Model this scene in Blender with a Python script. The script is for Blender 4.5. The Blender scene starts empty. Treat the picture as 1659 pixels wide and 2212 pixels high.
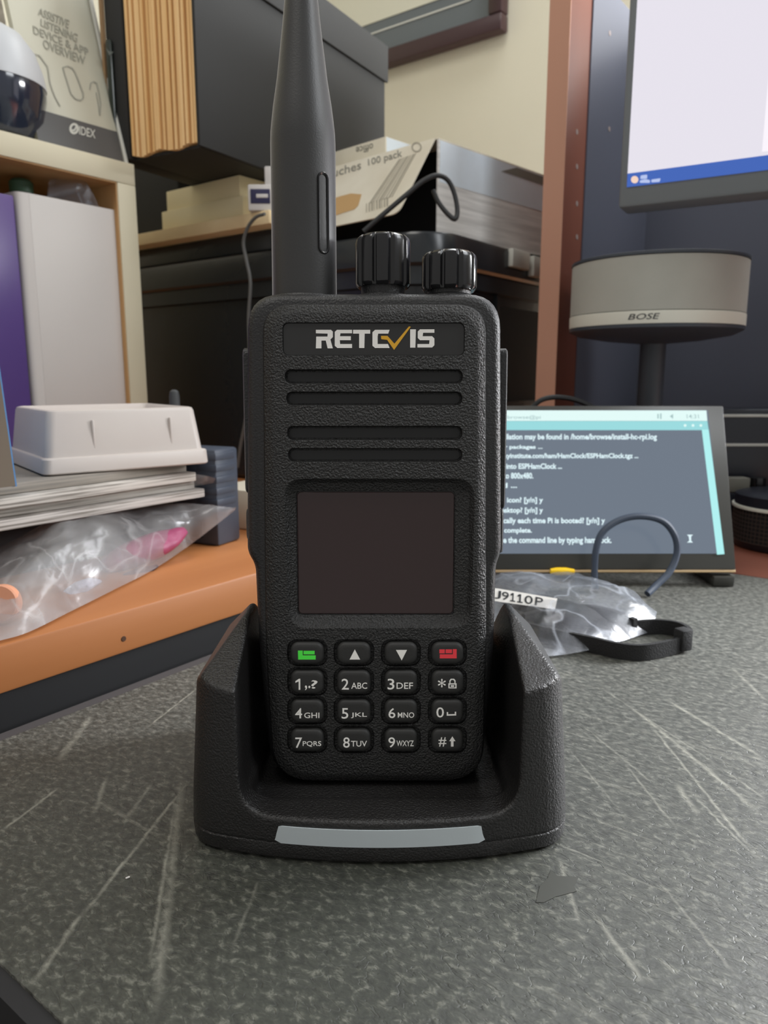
import bpy, bmesh, math, random
from mathutils import Vector, Matrix, noise
random.seed(7)
S = bpy.context.scene
COL = S.collection
rad = math.radians
PI = math.pi

# ------------------------------------------------------------------ camera, world, lights, exposure
# world axes are the room's: +y towards the back wall, +x along it to the right; the camera looks into the corner
PITCH, YAW, CAMZ, FPX = rad(10.5), rad(37.0), 0.118, 1600.0
cd = bpy.data.cameras.new('camera')
cam = bpy.data.objects.new('camera', cd)
COL.objects.link(cam)
cam.location = (0, 0, CAMZ)
cam.rotation_euler = (PI / 2 - PITCH, 0, YAW)
cd.sensor_fit = 'AUTO'
cd.sensor_width = 36.0
cd.lens = 36.0 * FPX / 2212.0
cd.clip_start = 0.005
cd.dof.use_dof = True
cd.dof.focus_distance = 0.186
cd.dof.aperture_fstop = 30.0
S.camera = cam

w = bpy.data.worlds.new('room_light')
S.world = w
w.use_nodes = True
w.node_tree.nodes['Background'].inputs[0].default_value = (1.0, 0.98, 0.95, 1)
w.node_tree.nodes['Background'].inputs[1].default_value = 0.40


def area(name, loc, target, size, power, color, size_y=None):
    l = bpy.data.lights.new(name, 'AREA')
    l.energy = power
    l.color = color
    l.shape = 'RECTANGLE'
    l.size = size
    l.size_y = size_y or size
    o = bpy.data.objects.new(name, l)
    COL.objects.link(o)
    o.location = loc
    o.rotation_euler = (Vector(target) - Vector(loc)).to_track_quat('-Z', 'Y').to_euler()
    return o


# daylight from the window beyond the hutch, through the gap behind it; added back and side lights; the room's lamp
area('window_light', (0.27, 0.88, 0.36), (-0.02, 0.28, 0.02), 0.42, 27.0, (0.95, 0.97, 1.0), 0.30)
area('added_back_light', (-0.12, 0.87, 0.95), (-0.02, 0.30, 0.02), 0.75, 5.0, (0.95, 0.97, 1.0), 0.35)  # added for table sheen and antenna rim; no window built here
area('added_side_light', (0.50, 0.50, 0.76), (-0.22, 0.40, 0.10), 0.30, 3.4, (0.92, 0.96, 1.0), 0.40)  # added, unseen; brightens the right of the table, no known source
area('ceiling_light', (-0.25, -0.35, 1.5), (-0.35, 0.3, 0.05), 0.6, 6.0, (1.0, 0.97, 0.91))
S.view_settings.view_transform = 'Standard'
S.view_settings.look = 'None'
S.view_settings.gamma = 1.0
S.view_settings.exposure = 0.2
S.view_settings.use_curve_mapping = False
try:
    S.cycles.use_denoising = True
    S.cycles.max_bounces = 8
    S.cycles.transparent_max_bounces = 24
except Exception:
    pass

# ------------------------------------------------------------------ pixel -> place helpers
CAM = Vector((0, 0, CAMZ))
FWD = Vector((-math.sin(YAW), math.cos(YAW), 0))
RGT = Vector((math.cos(YAW), math.sin(YAW), 0))


def ray(u, v):
    r = (u - 829.5) / FPX
    up = -(v - 1106) / FPX
    return RGT * r + FWD * (math.cos(PITCH) + up * math.sin(PITCH)) + Vector((0, 0, -math.sin(PITCH) + up * math.cos(PITCH)))


def F(u, v, d):                                  # point at horizontal forward distance d
    q = ray(u, v)
    return CAM + q * (d / q.dot(FWD))


def AX(u, v, axis, val):                         # point on the plane x / y / z = val
    q = ray(u, v)
    return CAM + q * ((val - CAM[axis]) / q[axis])


def Lp(M, u, v, axis, val):                      # the same in the local frame M
    Mi = M.inverted()
    o = Mi @ CAM
    q = Mi.to_3x3() @ ray(u, v)
    return o + q * ((val - o[axis]) / q[axis])


def plane(M, axis, val):
    return lambda u, v: Lp(M, u, v, axis, val)


def frame(loc, rz=0.0, rx=0.0, ry=0.0):
    return Matrix.Translation(Vector(loc)) @ Matrix.Rotation(rz, 4, 'Z') @ Matrix.Rotation(ry, 4, 'Y') @ Matrix.Rotation(rx, 4, 'X')


def cr(pts, n=6):                                # Catmull-Rom through points
    P = [Vector(p) for p in pts]
    P = [P[0] * 2 - P[1]] + P + [P[-1] * 2 - P[-2]]
    out = []
    for i in range(1, len(P) - 2):
        for k in range(n):
            t = k / n
            a, b, c, d = P[i - 1], P[i], P[i + 1], P[i + 2]
            out.append(0.5 * ((2 * b) + (c - a) * t + (2 * a - 5 * b + 4 * c - d) * t * t + (3 * b - a - 3 * c + d) * t ** 3))
    out.append(P[-2].copy())
    return out


# ------------------------------------------------------------------ materials
def lin(c):
    return tuple((x / 255 / 12.92) if x / 255 <= 0.04045 else ((x / 255 + 0.055) / 1.055) ** 2.4 for x in c[:3]) + (1,)


def N(nt, t, **kw):
    n = nt.nodes.new(t)
    for k, val in kw.items():
        setattr(n, k, val)
    return n


def mat(name, c, rough=0.5, metal=0.0, spec=0.5, bump=None, vary=None, coat=0.0):
    """bump = (scale, strength, distance[, stretch]); vary = (colour, scale[, stretch[, lo, hi]])"""
    m = bpy.data.materials.new(name)
    m.use_nodes = True
    nt = m.node_tree
    b = nt.nodes['Principled BSDF']
    b.inputs['Base Color'].default_value = lin(c)
    b.inputs['Roughness'].default_value = rough
    b.inputs['Metallic'].default_value = metal
    b.inputs['Specular IOR Level'].default_value = spec
    b.inputs['Coat Weight'].default_value = coat
    b.inputs['Coat Roughness'].default_value = 0.08
    tc = N(nt, 'ShaderNodeTexCoord')

    def noi(scale, stretch, detail):
        mp = N(nt, 'ShaderNodeMapping')
        mp.inputs['Scale'].default_value = stretch
        nt.links.new(tc.outputs['Object'], mp.inputs[0])
        t = N(nt, 'ShaderNodeTexNoise')
        t.inputs['Scale'].default_value = scale
        t.inputs['Detail'].default_value = detail
        nt.links.new(mp.outputs[0], t.inputs['Vector'])
        return t
    if vary:
        t = noi(vary[1], vary[2] if len(vary) > 2 else (1, 1, 1), 6)
        rp = N(nt, 'ShaderNodeMapRange')
        rp.inputs[1].default_value = vary[3] if len(vary) > 3 else 0.35
        rp.inputs[2].default_value = vary[4] if len(vary) > 4 else 0.65
        nt.links.new(t.outputs[0], rp.inputs[0])
        mx = N(nt, 'ShaderNodeMix', data_type='RGBA')
        mx.inputs[6].default_value = lin(c)
        mx.inputs[7].default_value = lin(vary[0])
        nt.links.new(rp.outputs[0], mx.inputs[0])
        nt.links.new(mx.outputs[2], b.inputs['Base Color'])
    if bump:
        t = noi(bump[0], bump[3] if len(bump) > 3 else (1, 1, 1), 3)
        bp = N(nt, 'ShaderNodeBump')
        bp.inputs['Strength'].default_value = bump[1]
        bp.inputs['Distance'].default_value = bump[2]
        nt.links.new(t.outputs[0], bp.inputs['Height'])
        nt.links.new(bp.outputs[0], b.inputs['Normal'])
    return m


def glow(name, c, strength=1.0, rough=0.25, base=(5, 5, 6)):
    m = mat(name, base, rough, spec=0.4)
    b = m.node_tree.nodes['Principled BSDF']
    b.inputs['Emission Color'].default_value = lin(c)
    b.inputs['Emission Strength'].default_value = strength * 0.9
    return m


def film(name, tint=(225, 226, 230), haze=0.18, scale=60.0, bump=0.6, crease=0.4):
    """thin clear plastic: mostly see-through, glossy at grazing angles, milky where it creases"""
    m = bpy.data.materials.new(name)
    m.use_nodes = True
    nt = m.node_tree
    nt.nodes.remove(nt.nodes['Principled BSDF'])
    out = nt.nodes['Material Output']
    tc = N(nt, 'ShaderNodeTexCoord')
    t = N(nt, 'ShaderNodeTexNoise')
    t.inputs['Scale'].default_value = scale
    t.inputs['Detail'].default_value = 5
    t.inputs['Distortion'].default_value = 0.8
    nt.links.new(tc.outputs['Object'], t.inputs['Vector'])
    bp = N(nt, 'ShaderNodeBump')
    bp.inputs['Strength'].default_value = bump
    bp.inputs['Distance'].default_value = 0.004
    nt.links.new(t.outputs[0], bp.inputs['Height'])
    tr = N(nt, 'ShaderNodeBsdfTransparent')
    tr.inputs[0].default_value = (0.93, 0.93, 0.94, 1)
    gl = N(nt, 'ShaderNodeBsdfGlossy')
    gl.inputs['Roughness'].default_value = 0.26
    gl.inputs['Color'].default_value = (0.95, 0.95, 0.97, 1)
    nt.links.new(bp.outputs[0], gl.inputs['Normal'])
    df = N(nt, 'ShaderNodeBsdfDiffuse')
    df.inputs[0].default_value = lin(tint)
    nt.links.new(bp.outputs[0], df.inputs['Normal'])
    lw = N(nt, 'ShaderNodeLayerWeight')
    lw.inputs['Blend'].default_value = 0.16
    nt.links.new(bp.outputs[0], lw.inputs['Normal'])
    rp = N(nt, 'ShaderNodeMapRange')
    rp.inputs[1].default_value = 0.35
    rp.inputs[2].default_value = 0.75
    rp.inputs[3].default_value = haze * 0.4
    rp.inputs[4].default_value = haze * 1.6
    nt.links.new(t.outputs[0], rp.inputs[0])
    t2 = N(nt, 'ShaderNodeTexNoise')
    t2.inputs['Scale'].default_value = scale * 0.8
    t2.inputs['Detail'].default_value = 1.5
    t2.inputs['Distortion'].default_value = 0.6
    nt.links.new(tc.outputs['Object'], t2.inputs['Vector'])
    s1 = N(nt, 'ShaderNodeMath', operation='SUBTRACT')
    s1.inputs[1].default_value = 0.5
    nt.links.new(t2.outputs[0], s1.inputs[0])
    s2 = N(nt, 'ShaderNodeMath', operation='ABSOLUTE')
    nt.links.new(s1.outputs[0], s2.inputs[0])
    cm = N(nt, 'ShaderNodeMapRange')
    cm.inputs[1].default_value = 0.0
    cm.inputs[2].default_value = 0.018
    cm.inputs[3].default_value = crease
    cm.inputs[4].default_value = 0.0
    nt.links.new(s2.outputs[0], cm.inputs[0])
    ad = N(nt, 'ShaderNodeMath', operation='ADD')
    ad.use_clamp = True
    nt.links.new(rp.outputs[0], ad.inputs[0])
    nt.links.new(cm.outputs[0], ad.inputs[1])
    rp = ad
    m1 = N(nt, 'ShaderNodeMixShader')
    nt.links.new(rp.outputs[0], m1.inputs[0])
    nt.links.new(tr.outputs[0], m1.inputs[1])
    nt.links.new(df.outputs[0], m1.inputs[2])
    m2 = N(nt, 'ShaderNodeMixShader')
    fr = N(nt, 'ShaderNodeMapRange')
    fr.inputs[3].default_value = 0.03
    fr.inputs[4].default_value = 0.30
    nt.links.new(lw.outputs['Facing'], fr.inputs[0])
    nt.links.new(fr.outputs[0], m2.inputs[0])
    nt.links.new(m1.outputs[0], m2.inputs[1])
    nt.links.new(gl.outputs[0], m2.inputs[2])
    nt.links.new(m2.outputs[0], out.inputs[0])
    return m


M = {}
M['shell'] = mat('radio_plastic', (29, 29, 30), 0.42, bump=(1900, 0.5, 0.0005))
M['panel'] = mat('radio_grain', (31, 31, 31), 0.38, bump=(1900, 0.9, 0.0007))
M['dark'] = mat('dark_recess', (20, 21, 22), 0.55)
M['plate'] = mat('logo_plate', (36, 36, 36), 0.42, bump=(900, 0.1, 0.0002))
M['rubber'] = mat('key_rubber', (38, 38, 37), 0.6, bump=(2500, 0.15, 0.0002))
M['gloss'] = mat('glossy_black', (26, 26, 28), 0.18, bump=(900, 0.08, 0.0002))
M['cradle'] = mat('cradle_plastic', (29, 28, 28), 0.36, bump=(1800, 0.65, 0.0006))
M['antenna'] = mat('antenna_rubber', (50, 50, 50), 0.44, bump=(2200, 0.18, 0.0002))
_b = M['antenna'].node_tree.nodes['Principled BSDF']
_b.inputs['Sheen Weight'].default_value = 1.0
_b.inputs['Sheen Roughness'].default_value = 0.25
M['display'] = mat('display_glass', (46, 28, 28), 0.12, spec=0.5)
M['led'] = mat('led_window', (184, 193, 197), 0.4, bump=(700, 0.1, 0.0002))
M['ink'] = mat('white_ink', (245, 243, 238), 0.6)
M['yellow_ink'] = mat('yellow_ink', (226, 170, 40), 0.5)
M['green_ink'] = mat('green_ink', (80, 240, 75), 0.6)
M['red_ink'] = mat('red_ink', (240, 62, 72), 0.6)
M['black_ink'] = mat('black_ink', (45, 48, 52), 0.7)
M['grey_ink'] = mat('grey_ink', (128, 126, 116), 0.8)
M['wall'] = mat('wall_paint', (204, 199, 178), 0.85, bump=(90, 0.1, 0.001), vary=((198, 193, 172), 3))
M['floor'] = mat('dark_floor', (40, 38, 36), 0.7)
M['wood'] = mat('orange_pine', (190, 126, 76), 0.5, vary=((162, 100, 54), 14, (1, 0.08, 1)), bump=(60, 0.1, 0.001, (1, 0.1, 1)))
M['knot'] = mat('wood_knot', (70, 40, 18), 0.7)
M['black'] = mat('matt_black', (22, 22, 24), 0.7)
M['edge'] = mat('edge_strip', (70, 68, 70), 0.6)
M['cherry'] = mat('cherry_veneer', (124, 74, 58), 0.42, vary=((106, 58, 44), 9, (1, 1, 0.1)), bump=(50, 0.1, 0.001, (1, 1, 0.1)))
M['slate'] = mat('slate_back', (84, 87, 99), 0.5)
M['cream'] = mat('cream_laminate', (208, 201, 176), 0.6, vary=((198, 190, 164), 6))
M['plywood'] = mat('inner_wood', (198, 158, 106), 0.6, vary=((172, 128, 80), 20, (1, 1, 0.1)))
M['purple'] = mat('purple_vinyl', (92, 72, 136), 0.3)
M['white'] = mat('white_card', (208, 204, 200), 0.6)
M['offwhite'] = mat('offwhite_board', (214, 206, 188), 0.7)
M['manila'] = mat('manila', (244, 206, 150), 0.8, bump=(160, 0.5, 0.001, (1, 1, 0.02)), vary=((226, 180, 118), 140, (1, 1, 0.02)))
M['creampaper'] = mat('cream_paper', (246, 234, 200), 0.8, vary=((240, 226, 186), 8))
M['board'] = mat('raw_board', (240, 218, 176), 0.8, vary=((226, 200, 156), 12))
M['file'] = mat('file_cloth', (32, 32, 31), 0.75, bump=(700, 0.25, 0.0004))
M['tote'] = mat('tote_plastic', (34, 38, 42), 0.26, bump=(60, 0.15, 0.001))
M['kraft'] = mat('brown_card', (150, 120, 86), 0.8)
M['tray'] = mat('tray_plastic', (202, 194, 187), 0.4, vary=((194, 184, 178), 9))
M['paper'] = mat('paper', (212, 206, 198), 0.8, vary=((186, 180, 172), 260, (0.05, 0.05, 1)))
M['boxwhite'] = mat('box_white', (226, 220, 202), 0.55, vary=((214, 206, 186), 25))
M['boxblue'] = mat('print_and_lit_end', (224, 236, 246), 0.4, vary=((214, 222, 228), 18))
M['torn'] = mat('torn_card', (190, 154, 104), 0.85)
M['cable'] = mat('black_cable', (30, 31, 32), 0.5)
M['greycable'] = mat('grey_cable', (92, 92, 90), 0.6)
M['framewood'] = mat('frame_wood', (54, 34, 35), 0.35)
M['matboard'] = mat('mat_board', (98, 104, 106), 0.7)
M['silverline'] = mat('silver_line', (205, 205, 196), 0.4)
M['bezel'] = mat('monitor_bezel', (116, 122, 126), 0.5)
M['screen_white'] = glow('screen_white', (226, 222, 232), 1.0)
M['screen_strip'] = glow('screen_strip', (246, 240, 248), 1.0)
M['taskbar'] = glow('taskbar_blue', (62, 98, 180), 1.0)
M['icon_peach'] = glow('icon_peach', (240, 208, 190), 1.0)
M['icon_text'] = glow('icon_text', (178, 192, 232), 1.0)
M['grille'] = mat('speaker_fabric', (176, 176, 168), 0.85, bump=(1800, 0.3, 0.0004), vary=((170, 170, 162), 30))
M['band'] = mat('speaker_band', (222, 222, 210), 0.45)
M['charcoal'] = mat('charcoal_plastic', (66, 72, 80), 0.45)
M['lcd'] = glow('lcd_grey', (110, 121, 135), 0.92, rough=0.2)
M['lcd_bar'] = glow('lcd_bar', (222, 246, 243), 1.0)
M['lcd_title'] = glow('lcd_title', (150, 214, 218), 1.0)
M['lcd_scroll'] = glow('lcd_scroll', (172, 236, 236), 1.0)
M['lcd_text'] = glow('lcd_text', (222, 243, 248), 1.0)
M['lcd_faint'] = glow('lcd_faint', (160, 190, 190), 1.0)
M['lcd_bezel'] = mat('lcd_bezel', (54, 54, 50), 0.35)
M['circuit'] = mat('brass_edge', (176, 150, 112), 0.4)
M['yellow'] = mat('yellow_plastic', (245, 200, 10), 0.4)
M['mesh'] = mat('perforated_metal', (96, 84, 78), 0.4, metal=0.6)
M['receiver'] = mat('receiver_front', (30, 33, 42), 0.3)
M['strap'] = mat('nylon_strap', (26, 26, 27), 0.8, bump=(1600, 0.6, 0.0005))
M['film'] = film('clear_film', (190, 196, 206), 0.14, 34, 0.4, 0.3)
M['film_milky'] = film('milky_film', (200, 199, 200), 0.24, 30, 0.4, 0.16)
M['pink'] = mat('pink_pouch', (160, 72, 108), 0.45, bump=(60, 0.5, 0.004))
M['tissue'] = mat('white_tissue', (214, 212, 228), 0.6, bump=(120, 0.8, 0.004))
M['copper'] = mat('copper_disc', (214, 150, 118), 0.4)
M['navy'] = mat('navy_plastic', (66, 74, 88), 0.45)
M['bluebook'] = mat('blue_cover', (62, 118, 170), 0.4)
M['brownedge'] = mat('worn_edge', (104, 92, 78), 0.7)
M['green'] = mat('green_cap', (60, 92, 70), 0.5)
M['greenpack'] = mat('green_packet', (30, 40, 34), 0.25)
M['smoke'] = mat('smoke_glass', (38, 44, 58), 0.12, coat=0.5)
M['dome'] = mat('dome_white', (186, 189, 192), 0.4)
M['stain'] = mat('stain', (58, 59, 54), 0.6)
M['leaflet_grey'] = mat('leaflet_grey', (78, 78, 78), 0.4)
M['leaflet'] = mat('leaflet_white', (190, 188, 170), 0.5)


def table_material():
    m = bpy.data.materials.new('worn_slate_laminate')
    m.use_nodes = True
    nt = m.node_tree
    b = nt.nodes['Principled BSDF']
    tc = N(nt, 'ShaderNodeTexCoord')
    L = nt.links

    def noi(scale, stretch, detail, rot=0.0, dist=0.0, rough=0.6):
        mp = N(nt, 'ShaderNodeMapping')
        mp.inputs['Scale'].default_value = stretch
        mp.inputs['Rotation'].default_value = (0, 0, rot)
        L.new(tc.outputs['Object'], mp.inputs[0])
        t = N(nt, 'ShaderNodeTexNoise')
        t.inputs['Scale'].default_value = scale
        t.inputs['Detail'].default_value = detail
        t.inputs['Roughness'].default_value = rough
        t.inputs['Distortion'].default_value = dist
        L.new(mp.outputs[0], t.inputs['Vector'])
        return t.outputs[0]

    def rng(x, a, c, lo=0.0, hi=1.0):
        r = N(nt, 'ShaderNodeMapRange')
        for i, val in enumerate((a, c, lo, hi)):
            r.inputs[i + 1].default_value = val
        L.new(x, r.inputs[0])
        return r.outputs[0]

    def mth(op, a, c):
        n = N(nt, 'ShaderNodeMath', operation=op)
        for i, x in enumerate((a, c)):
            if isinstance(x, (int, float)):
                n.inputs[i].default_value = x
            else:
                L.new(x, n.inputs[i])
        return n.outputs[0]

    def mixc(f, a, c):
        n = N(nt, 'ShaderNodeMix', data_type='RGBA')
        L.new(f, n.inputs[0])
        for i, x in ((6, a), (7, c)):
            if isinstance(x, tuple):
                n.inputs[i].default_value = lin(x)
            else:
                L.new(x, n.inputs[i])
        return n.outputs[2]
    big = noi(16, (1, 1, 1), 6)
    fine = noi(460, (0.8, 1.2, 1), 6, rot=rad(-37), dist=0.3, rough=0.66)
    crack = noi(330, (0.45, 1.3, 1), 1.5, rot=rad(-37), dist=0.5, rough=0.6)
    ridge = mth('ABSOLUTE', mth('SUBTRACT', crack, 0.5), 0)
    cr_mask = rng(ridge, 0.0, 0.022, 1.0, 0.0)
    col = mixc(rng(big, 0.3, 0.7), (42, 46, 37), (58, 61, 52))
    col = mixc(rng(fine, 0.38, 0.62), (28, 31, 24), col)
    col = mixc(rng(fine, 0.54, 0.70, 0.0, 0.7), col, (112, 112, 102))
    col = mixc(mth('MULTIPLY', cr_mask, rng(big, 0.40, 0.62, 0.1, 0.85)), col, (26, 27, 23))
    brk = noi(260, (1, 1, 1), 4)
    scr = None
    # scratches in the surface: (ends as seen from above, half width, strength)
    segs = [((427, 1486), (312, 1576), .0005, .8), ((199, 1545), (121, 1650), .0016, .5), ((413, 1681), (156, 2005), .0007, .6),
            ((187, 1958), (70, 2130), .0009, .45), ((393, 1673), (335, 2207), .0016, .42), ((378, 1740), (323, 2090), .0007, .5),
            ((129, 1700), (0, 1798), .0007, .6), ((230, 1677), (203, 1760), .0011, .45), ((330, 1690), (268, 1775), .0008, .4),
            ((1357, 1521), (1659, 1771), .0012, .62), ((1437, 1509), (1659, 1644), .0011, .6), ((1397, 1556), (1651, 1870), .0007, .6),
            ((1278, 1970), (1397, 2129), .0009, .55), ((1206, 1850), (1254, 2001), .0007, .5), ((1460, 1690), (1510, 1765), .0012, .5),
            ((1580, 1441), (1659, 1517), .0010, .5), ((1500, 1720), (1640, 1860), .0006, .5), ((1250, 1560), (1420, 1700), .0006, .4),
            ((1350, 1650), (1470, 1800), .0006, .45), ((1290, 1480), (1560, 1660), .0006, .4), ((1420, 1900), (1600, 2120), .0006, .35),
            ((1230, 1620), (1330, 1740), .0005, .4), ((560, 1900), (500, 2050), .0006, .3), ((1560, 1660), (1659, 1730), .0006, .5)]
    pos = tc.outputs['Object']
    for a, c, hw, st in segs:
        p, q = AX(*a, 2, 0.0), AX(*c, 2, 0.0)
        p.z = q.z = 0
        dr = (q - p)
        ln = dr.length
        dr.normalize()
        nr = Vector((-dr.y, dr.x, 0))
        sub = N(nt, 'ShaderNodeVectorMath', operation='SUBTRACT')
        L.new(pos, sub.inputs[0])
        sub.inputs[1].default_value = p

        def dot(vv):
            n = N(nt, 'ShaderNodeVectorMath', operation='DOT_PRODUCT')
            L.new(sub.outputs[0], n.inputs[0])
            n.inputs[1].default_value = vv
            return n.outputs['Value']
        across = rng(mth('ABSOLUTE', mth('ADD', dot(nr), mth('MULTIPLY', mth('SUBTRACT', brk, 0.5), hw * 2)), 0), 0.0, hw, st, 0.0)
        al = dot(dr)
        ends = mth('MULTIPLY', rng(al, 0, ln * 0.15), rng(al, ln, ln * 0.8))
        one = mth('MULTIPLY', across, ends)
        scr = one if scr is None else mth('MAXIMUM', scr, one)
    # fields of fine parallel scuffs along the main scratch directions
    for a, c, lo, st in (((1437, 1509), (1659, 1644), .60, .38), ((1397, 1556), (1651, 1870), .63, .34), ((413, 1681), (156, 2005), .66, .28)):
        p, q = AX(*a, 2, 0.0), AX(*c, 2, 0.0)
        ang = math.atan2(q.y - p.y, q.x - p.x)
        f_ = noi(420, (0.022, 1, 1), 2, rot=-ang)
        sd = N(nt, 'ShaderNodeVectorMath', operation='DOT_PRODUCT')
        L.new(pos, sd.inputs[0])
        sd.inputs[1].default_value = RGT
        where = rng(sd.outputs['Value'], -.01, .05) if a[0] > 800 else rng(sd.outputs['Value'], -.01, -.05)
        scr = mth('MAXIMUM', scr, mth('MULTIPLY', mth('MULTIPLY', rng(f_, lo, lo + .1, 0, st), rng(big, 0.4, 0.6, 0.3, 1.0)), where))
    scr = mth('MULTIPLY', scr, rng(brk, 0.3, 0.62, 0.25, 1.1))
    col = mixc(scr, col, (156, 155, 142))
    L.new(col, b.inputs['Base Color'])
    L.new(rng(fine, 0.3, 0.7, 0.58, 0.46), b.inputs['Roughness'])
    h = mth('ADD', fine, mth('MULTIPLY', cr_mask, -0.35))
    bp = N(nt, 'ShaderNodeBump')
    bp.inputs['Strength'].default_value = 0.4
    bp.inputs['Distance'].default_value = 0.0005
    L.new(h, bp.inputs['Height'])
    L.new(bp.outputs[0], b.inputs['Normal'])
    b.inputs['Specular IOR Level'].default_value = 0.9
    L.new(mth('MULTIPLY', rng(fine, 0.38, 0.62, 0.15, 1.0), rng(mth('MULTIPLY', cr_mask, rng(big, 0.36, 0.6, 0.4, 1.0)), 0.0, 1.0, 1.0, 0.1)), b.inputs['Sheen Weight'])
    b.inputs['Sheen Roughness'].default_value = 0.34
    b.inputs['Sheen Tint'].default_value = (0.93, 0.92, 0.86, 1)
    return m


M['table'] = table_material()


# ------------------------------------------------------------------ mesh helpers
class MB:
    def __init__(s):
        s.bm = bmesh.new()

    def _new(s, fn):
        before = set(s.bm.verts)
        fn()
        return [x for x in s.bm.verts if x not in before]

    def poly(s, pts):
        vs = [s.bm.verts.new(p) for p in pts]
        return s.bm.faces.new(vs)

    def loft(s, a, b, caps=True):
        """two equal rings of 3-D points"""
        A = [s.bm.verts.new(p) for p in a]
        B = [s.bm.verts.new(p) for p in b]
        n = len(A)
        for i in range(n):
            j = (i + 1) % n
            s.bm.faces.new((A[i], A[j], B[j], B[i]))
        if caps:
            s.bm.faces.new(A[::-1])
            s.bm.faces.new(B)
        return A + B

    def rings(s, rings, caps=True, closed=True):
        R = [[s.bm.verts.new(p) for p in r] for r in rings]
        n = len(R[0])
        for a, b in zip(R, R[1:]):
            for i in range(n if closed else n - 1):
                j = (i + 1) % n
                s.bm.faces.new((a[i], a[j], b[j], b[i]))
        if caps and closed:
            s.bm.faces.new(R[0][::-1])
            s.bm.faces.new(R[-1])
        return R

    def box(s, x0, x1, y0, y1, z0, z1, bev=0.0, seg=2):
        before_e = set(s.bm.edges)
        p = [(x0, y0), (x1, y0), (x1, y1), (x0, y1)]
        vs = s.loft([(x, y, z0) for x, y in p], [(x, y, z1) for x, y in p])
        if bev:
            es = [e for e in s.bm.edges if e not in before_e]
            bmesh.ops.bevel(s.bm, geom=es + vs, offset=bev, segments=seg, affect='EDGES', profile=0.5)
        return s

    def prism(s, pts, axis, a, b, pts2=None):
        """2-D outline swept along an axis: y -> (x,z), z -> (x,y), x -> (y,z)"""
        f = {'y': lambda p, t: (p[0], t, p[1]), 'z': lambda p, t: (p[0], p[1], t), 'x': lambda p, t: (t, p[0], p[1])}[axis]
        s.loft([f(p, a) for p in pts], [f(p, b) for p in (pts2 or pts)])
        return s

    def lathe(s, prof, c=(0, 0, 0), n=40, axis='z', caps=True):
        cx, cy, cz = c
        R = []
        for r, z in prof:
            ring = []
            for k in range(n):
                t = 2 * PI * k / n
                if axis == 'z':
                    ring.append((cx + r * math.cos(t), cy + r * math.sin(t), cz + z))
                else:
                    ring.append((cx + r * math.cos(t), cy + z, cz + r * math.sin(t)))
            R.append(ring)
        s.rings(R, caps)
        return s

    def tube(s, pts, r, n=10, flat=1.0):
        P = [Vector(p) for p in pts]
        up = Vector((0, 0, 1))
        R = []
        prev = None
        for i, p in enumerate(P):
            t = (P[min(i + 1, len(P) - 1)] - P[max(i - 1, 0)]).normalized()
            if prev is None:
                a = t.cross(up)
                if a.length < 1e-3:
                    a = t.cross(Vector((1, 0, 0)))
                a.normalize()
            else:
                a = (prev - t * prev.dot(t)).normalized()
            prev = a
            b = t.cross(a)
            rr = r(i / (len(P) - 1)) if callable(r) else r
            R.append([p + a * (rr * math.cos(2 * PI * k / n)) + b * (rr * flat * math.sin(2 * PI * k / n)) for k in range(n)])
        s.rings(R)
        return s

    def text(s, string, fn, off=0.006):
        vs, fs = glyphs(string, off)
        V = [s.bm.verts.new(fn(x, y)) for x, y in vs]
        for f in fs:
            try:
                s.bm.faces.new([V[i] for i in f])
            except ValueError:
                pass
        return s

    def thick(s, vec):
        """give flat faces a thickness along vec"""
        r = bmesh.ops.extrude_face_region(s.bm, geom=list(s.bm.faces))
        bmesh.ops.translate(s.bm, verts=[g for g in r['geom'] if isinstance(g, bmesh.types.BMVert)], vec=vec)
        return s

    def mesh(s, name):
        bmesh.ops.recalc_face_normals(s.bm, faces=list(s.bm.faces))
        me = bpy.data.meshes.new(name)
        s.bm.to_mesh(me)
        s.bm.free()
        return me

    def build(s, name, material, parent=None, smooth=35.0, label=None, bevel=None):
        return put(name, s.mesh(name), material, parent, smooth, label, bevel)


_gl = {}


def glyphs(string, off=0.012):
    key = (string, off)
    if key not in _gl:
        c = bpy.data.curves.new('t', 'FONT')
        c.body = string
        c.resolution_u = 3
        c.offset = off
        o = bpy.data.objects.new('t', c)
        me = bpy.data.meshes.new_from_object(o)
        xs = [v.co.x for v in me.vertices]
        ys = [v.co.y for v in me.vertices]
        x0, x1, y0, y1 = min(xs), max(xs), min(ys), max(ys)
        _gl[key] = ([((v.co.x - x0) / (x1 - x0), (v.co.y - y0) / (y1 - y0)) for v in me.vertices], [tuple(p.vertices) for p in me.polygons])
        bpy.data.objects.remove(o)
        bpy.data.curves.remove(c)
        bpy.data.meshes.remove(me)
    return _gl[key]


def put(name, me, material, parent=None, smooth=35.0, label=None, bevel=None):
    me.name = name
    me.materials.clear()
    for mm in (material if isinstance(material, (list, tuple)) else [material]):
        me.materials.append(mm)
    if smooth:
        for p in me.polygons:
            p.use_smooth = True
        me.set_sharp_from_angle(angle=rad(smooth))
    o = bpy.data.objects.new(name, me)
    COL.objects.link(o)
    if parent is not None:
        o.parent = parent
    if label:
        o['label'] = label
    if bevel:
        b = o.modifiers.new('edges', 'BEVEL')
        b.width = bevel[0]
        b.segments = bevel[1]
        b.limit_method = 'ANGLE'
        b.angle_limit = rad(bevel[2] if len(bevel) > 2 else 40)
        b.use_clamp_overlap = True
        b.harden_normals = False
    return o


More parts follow.
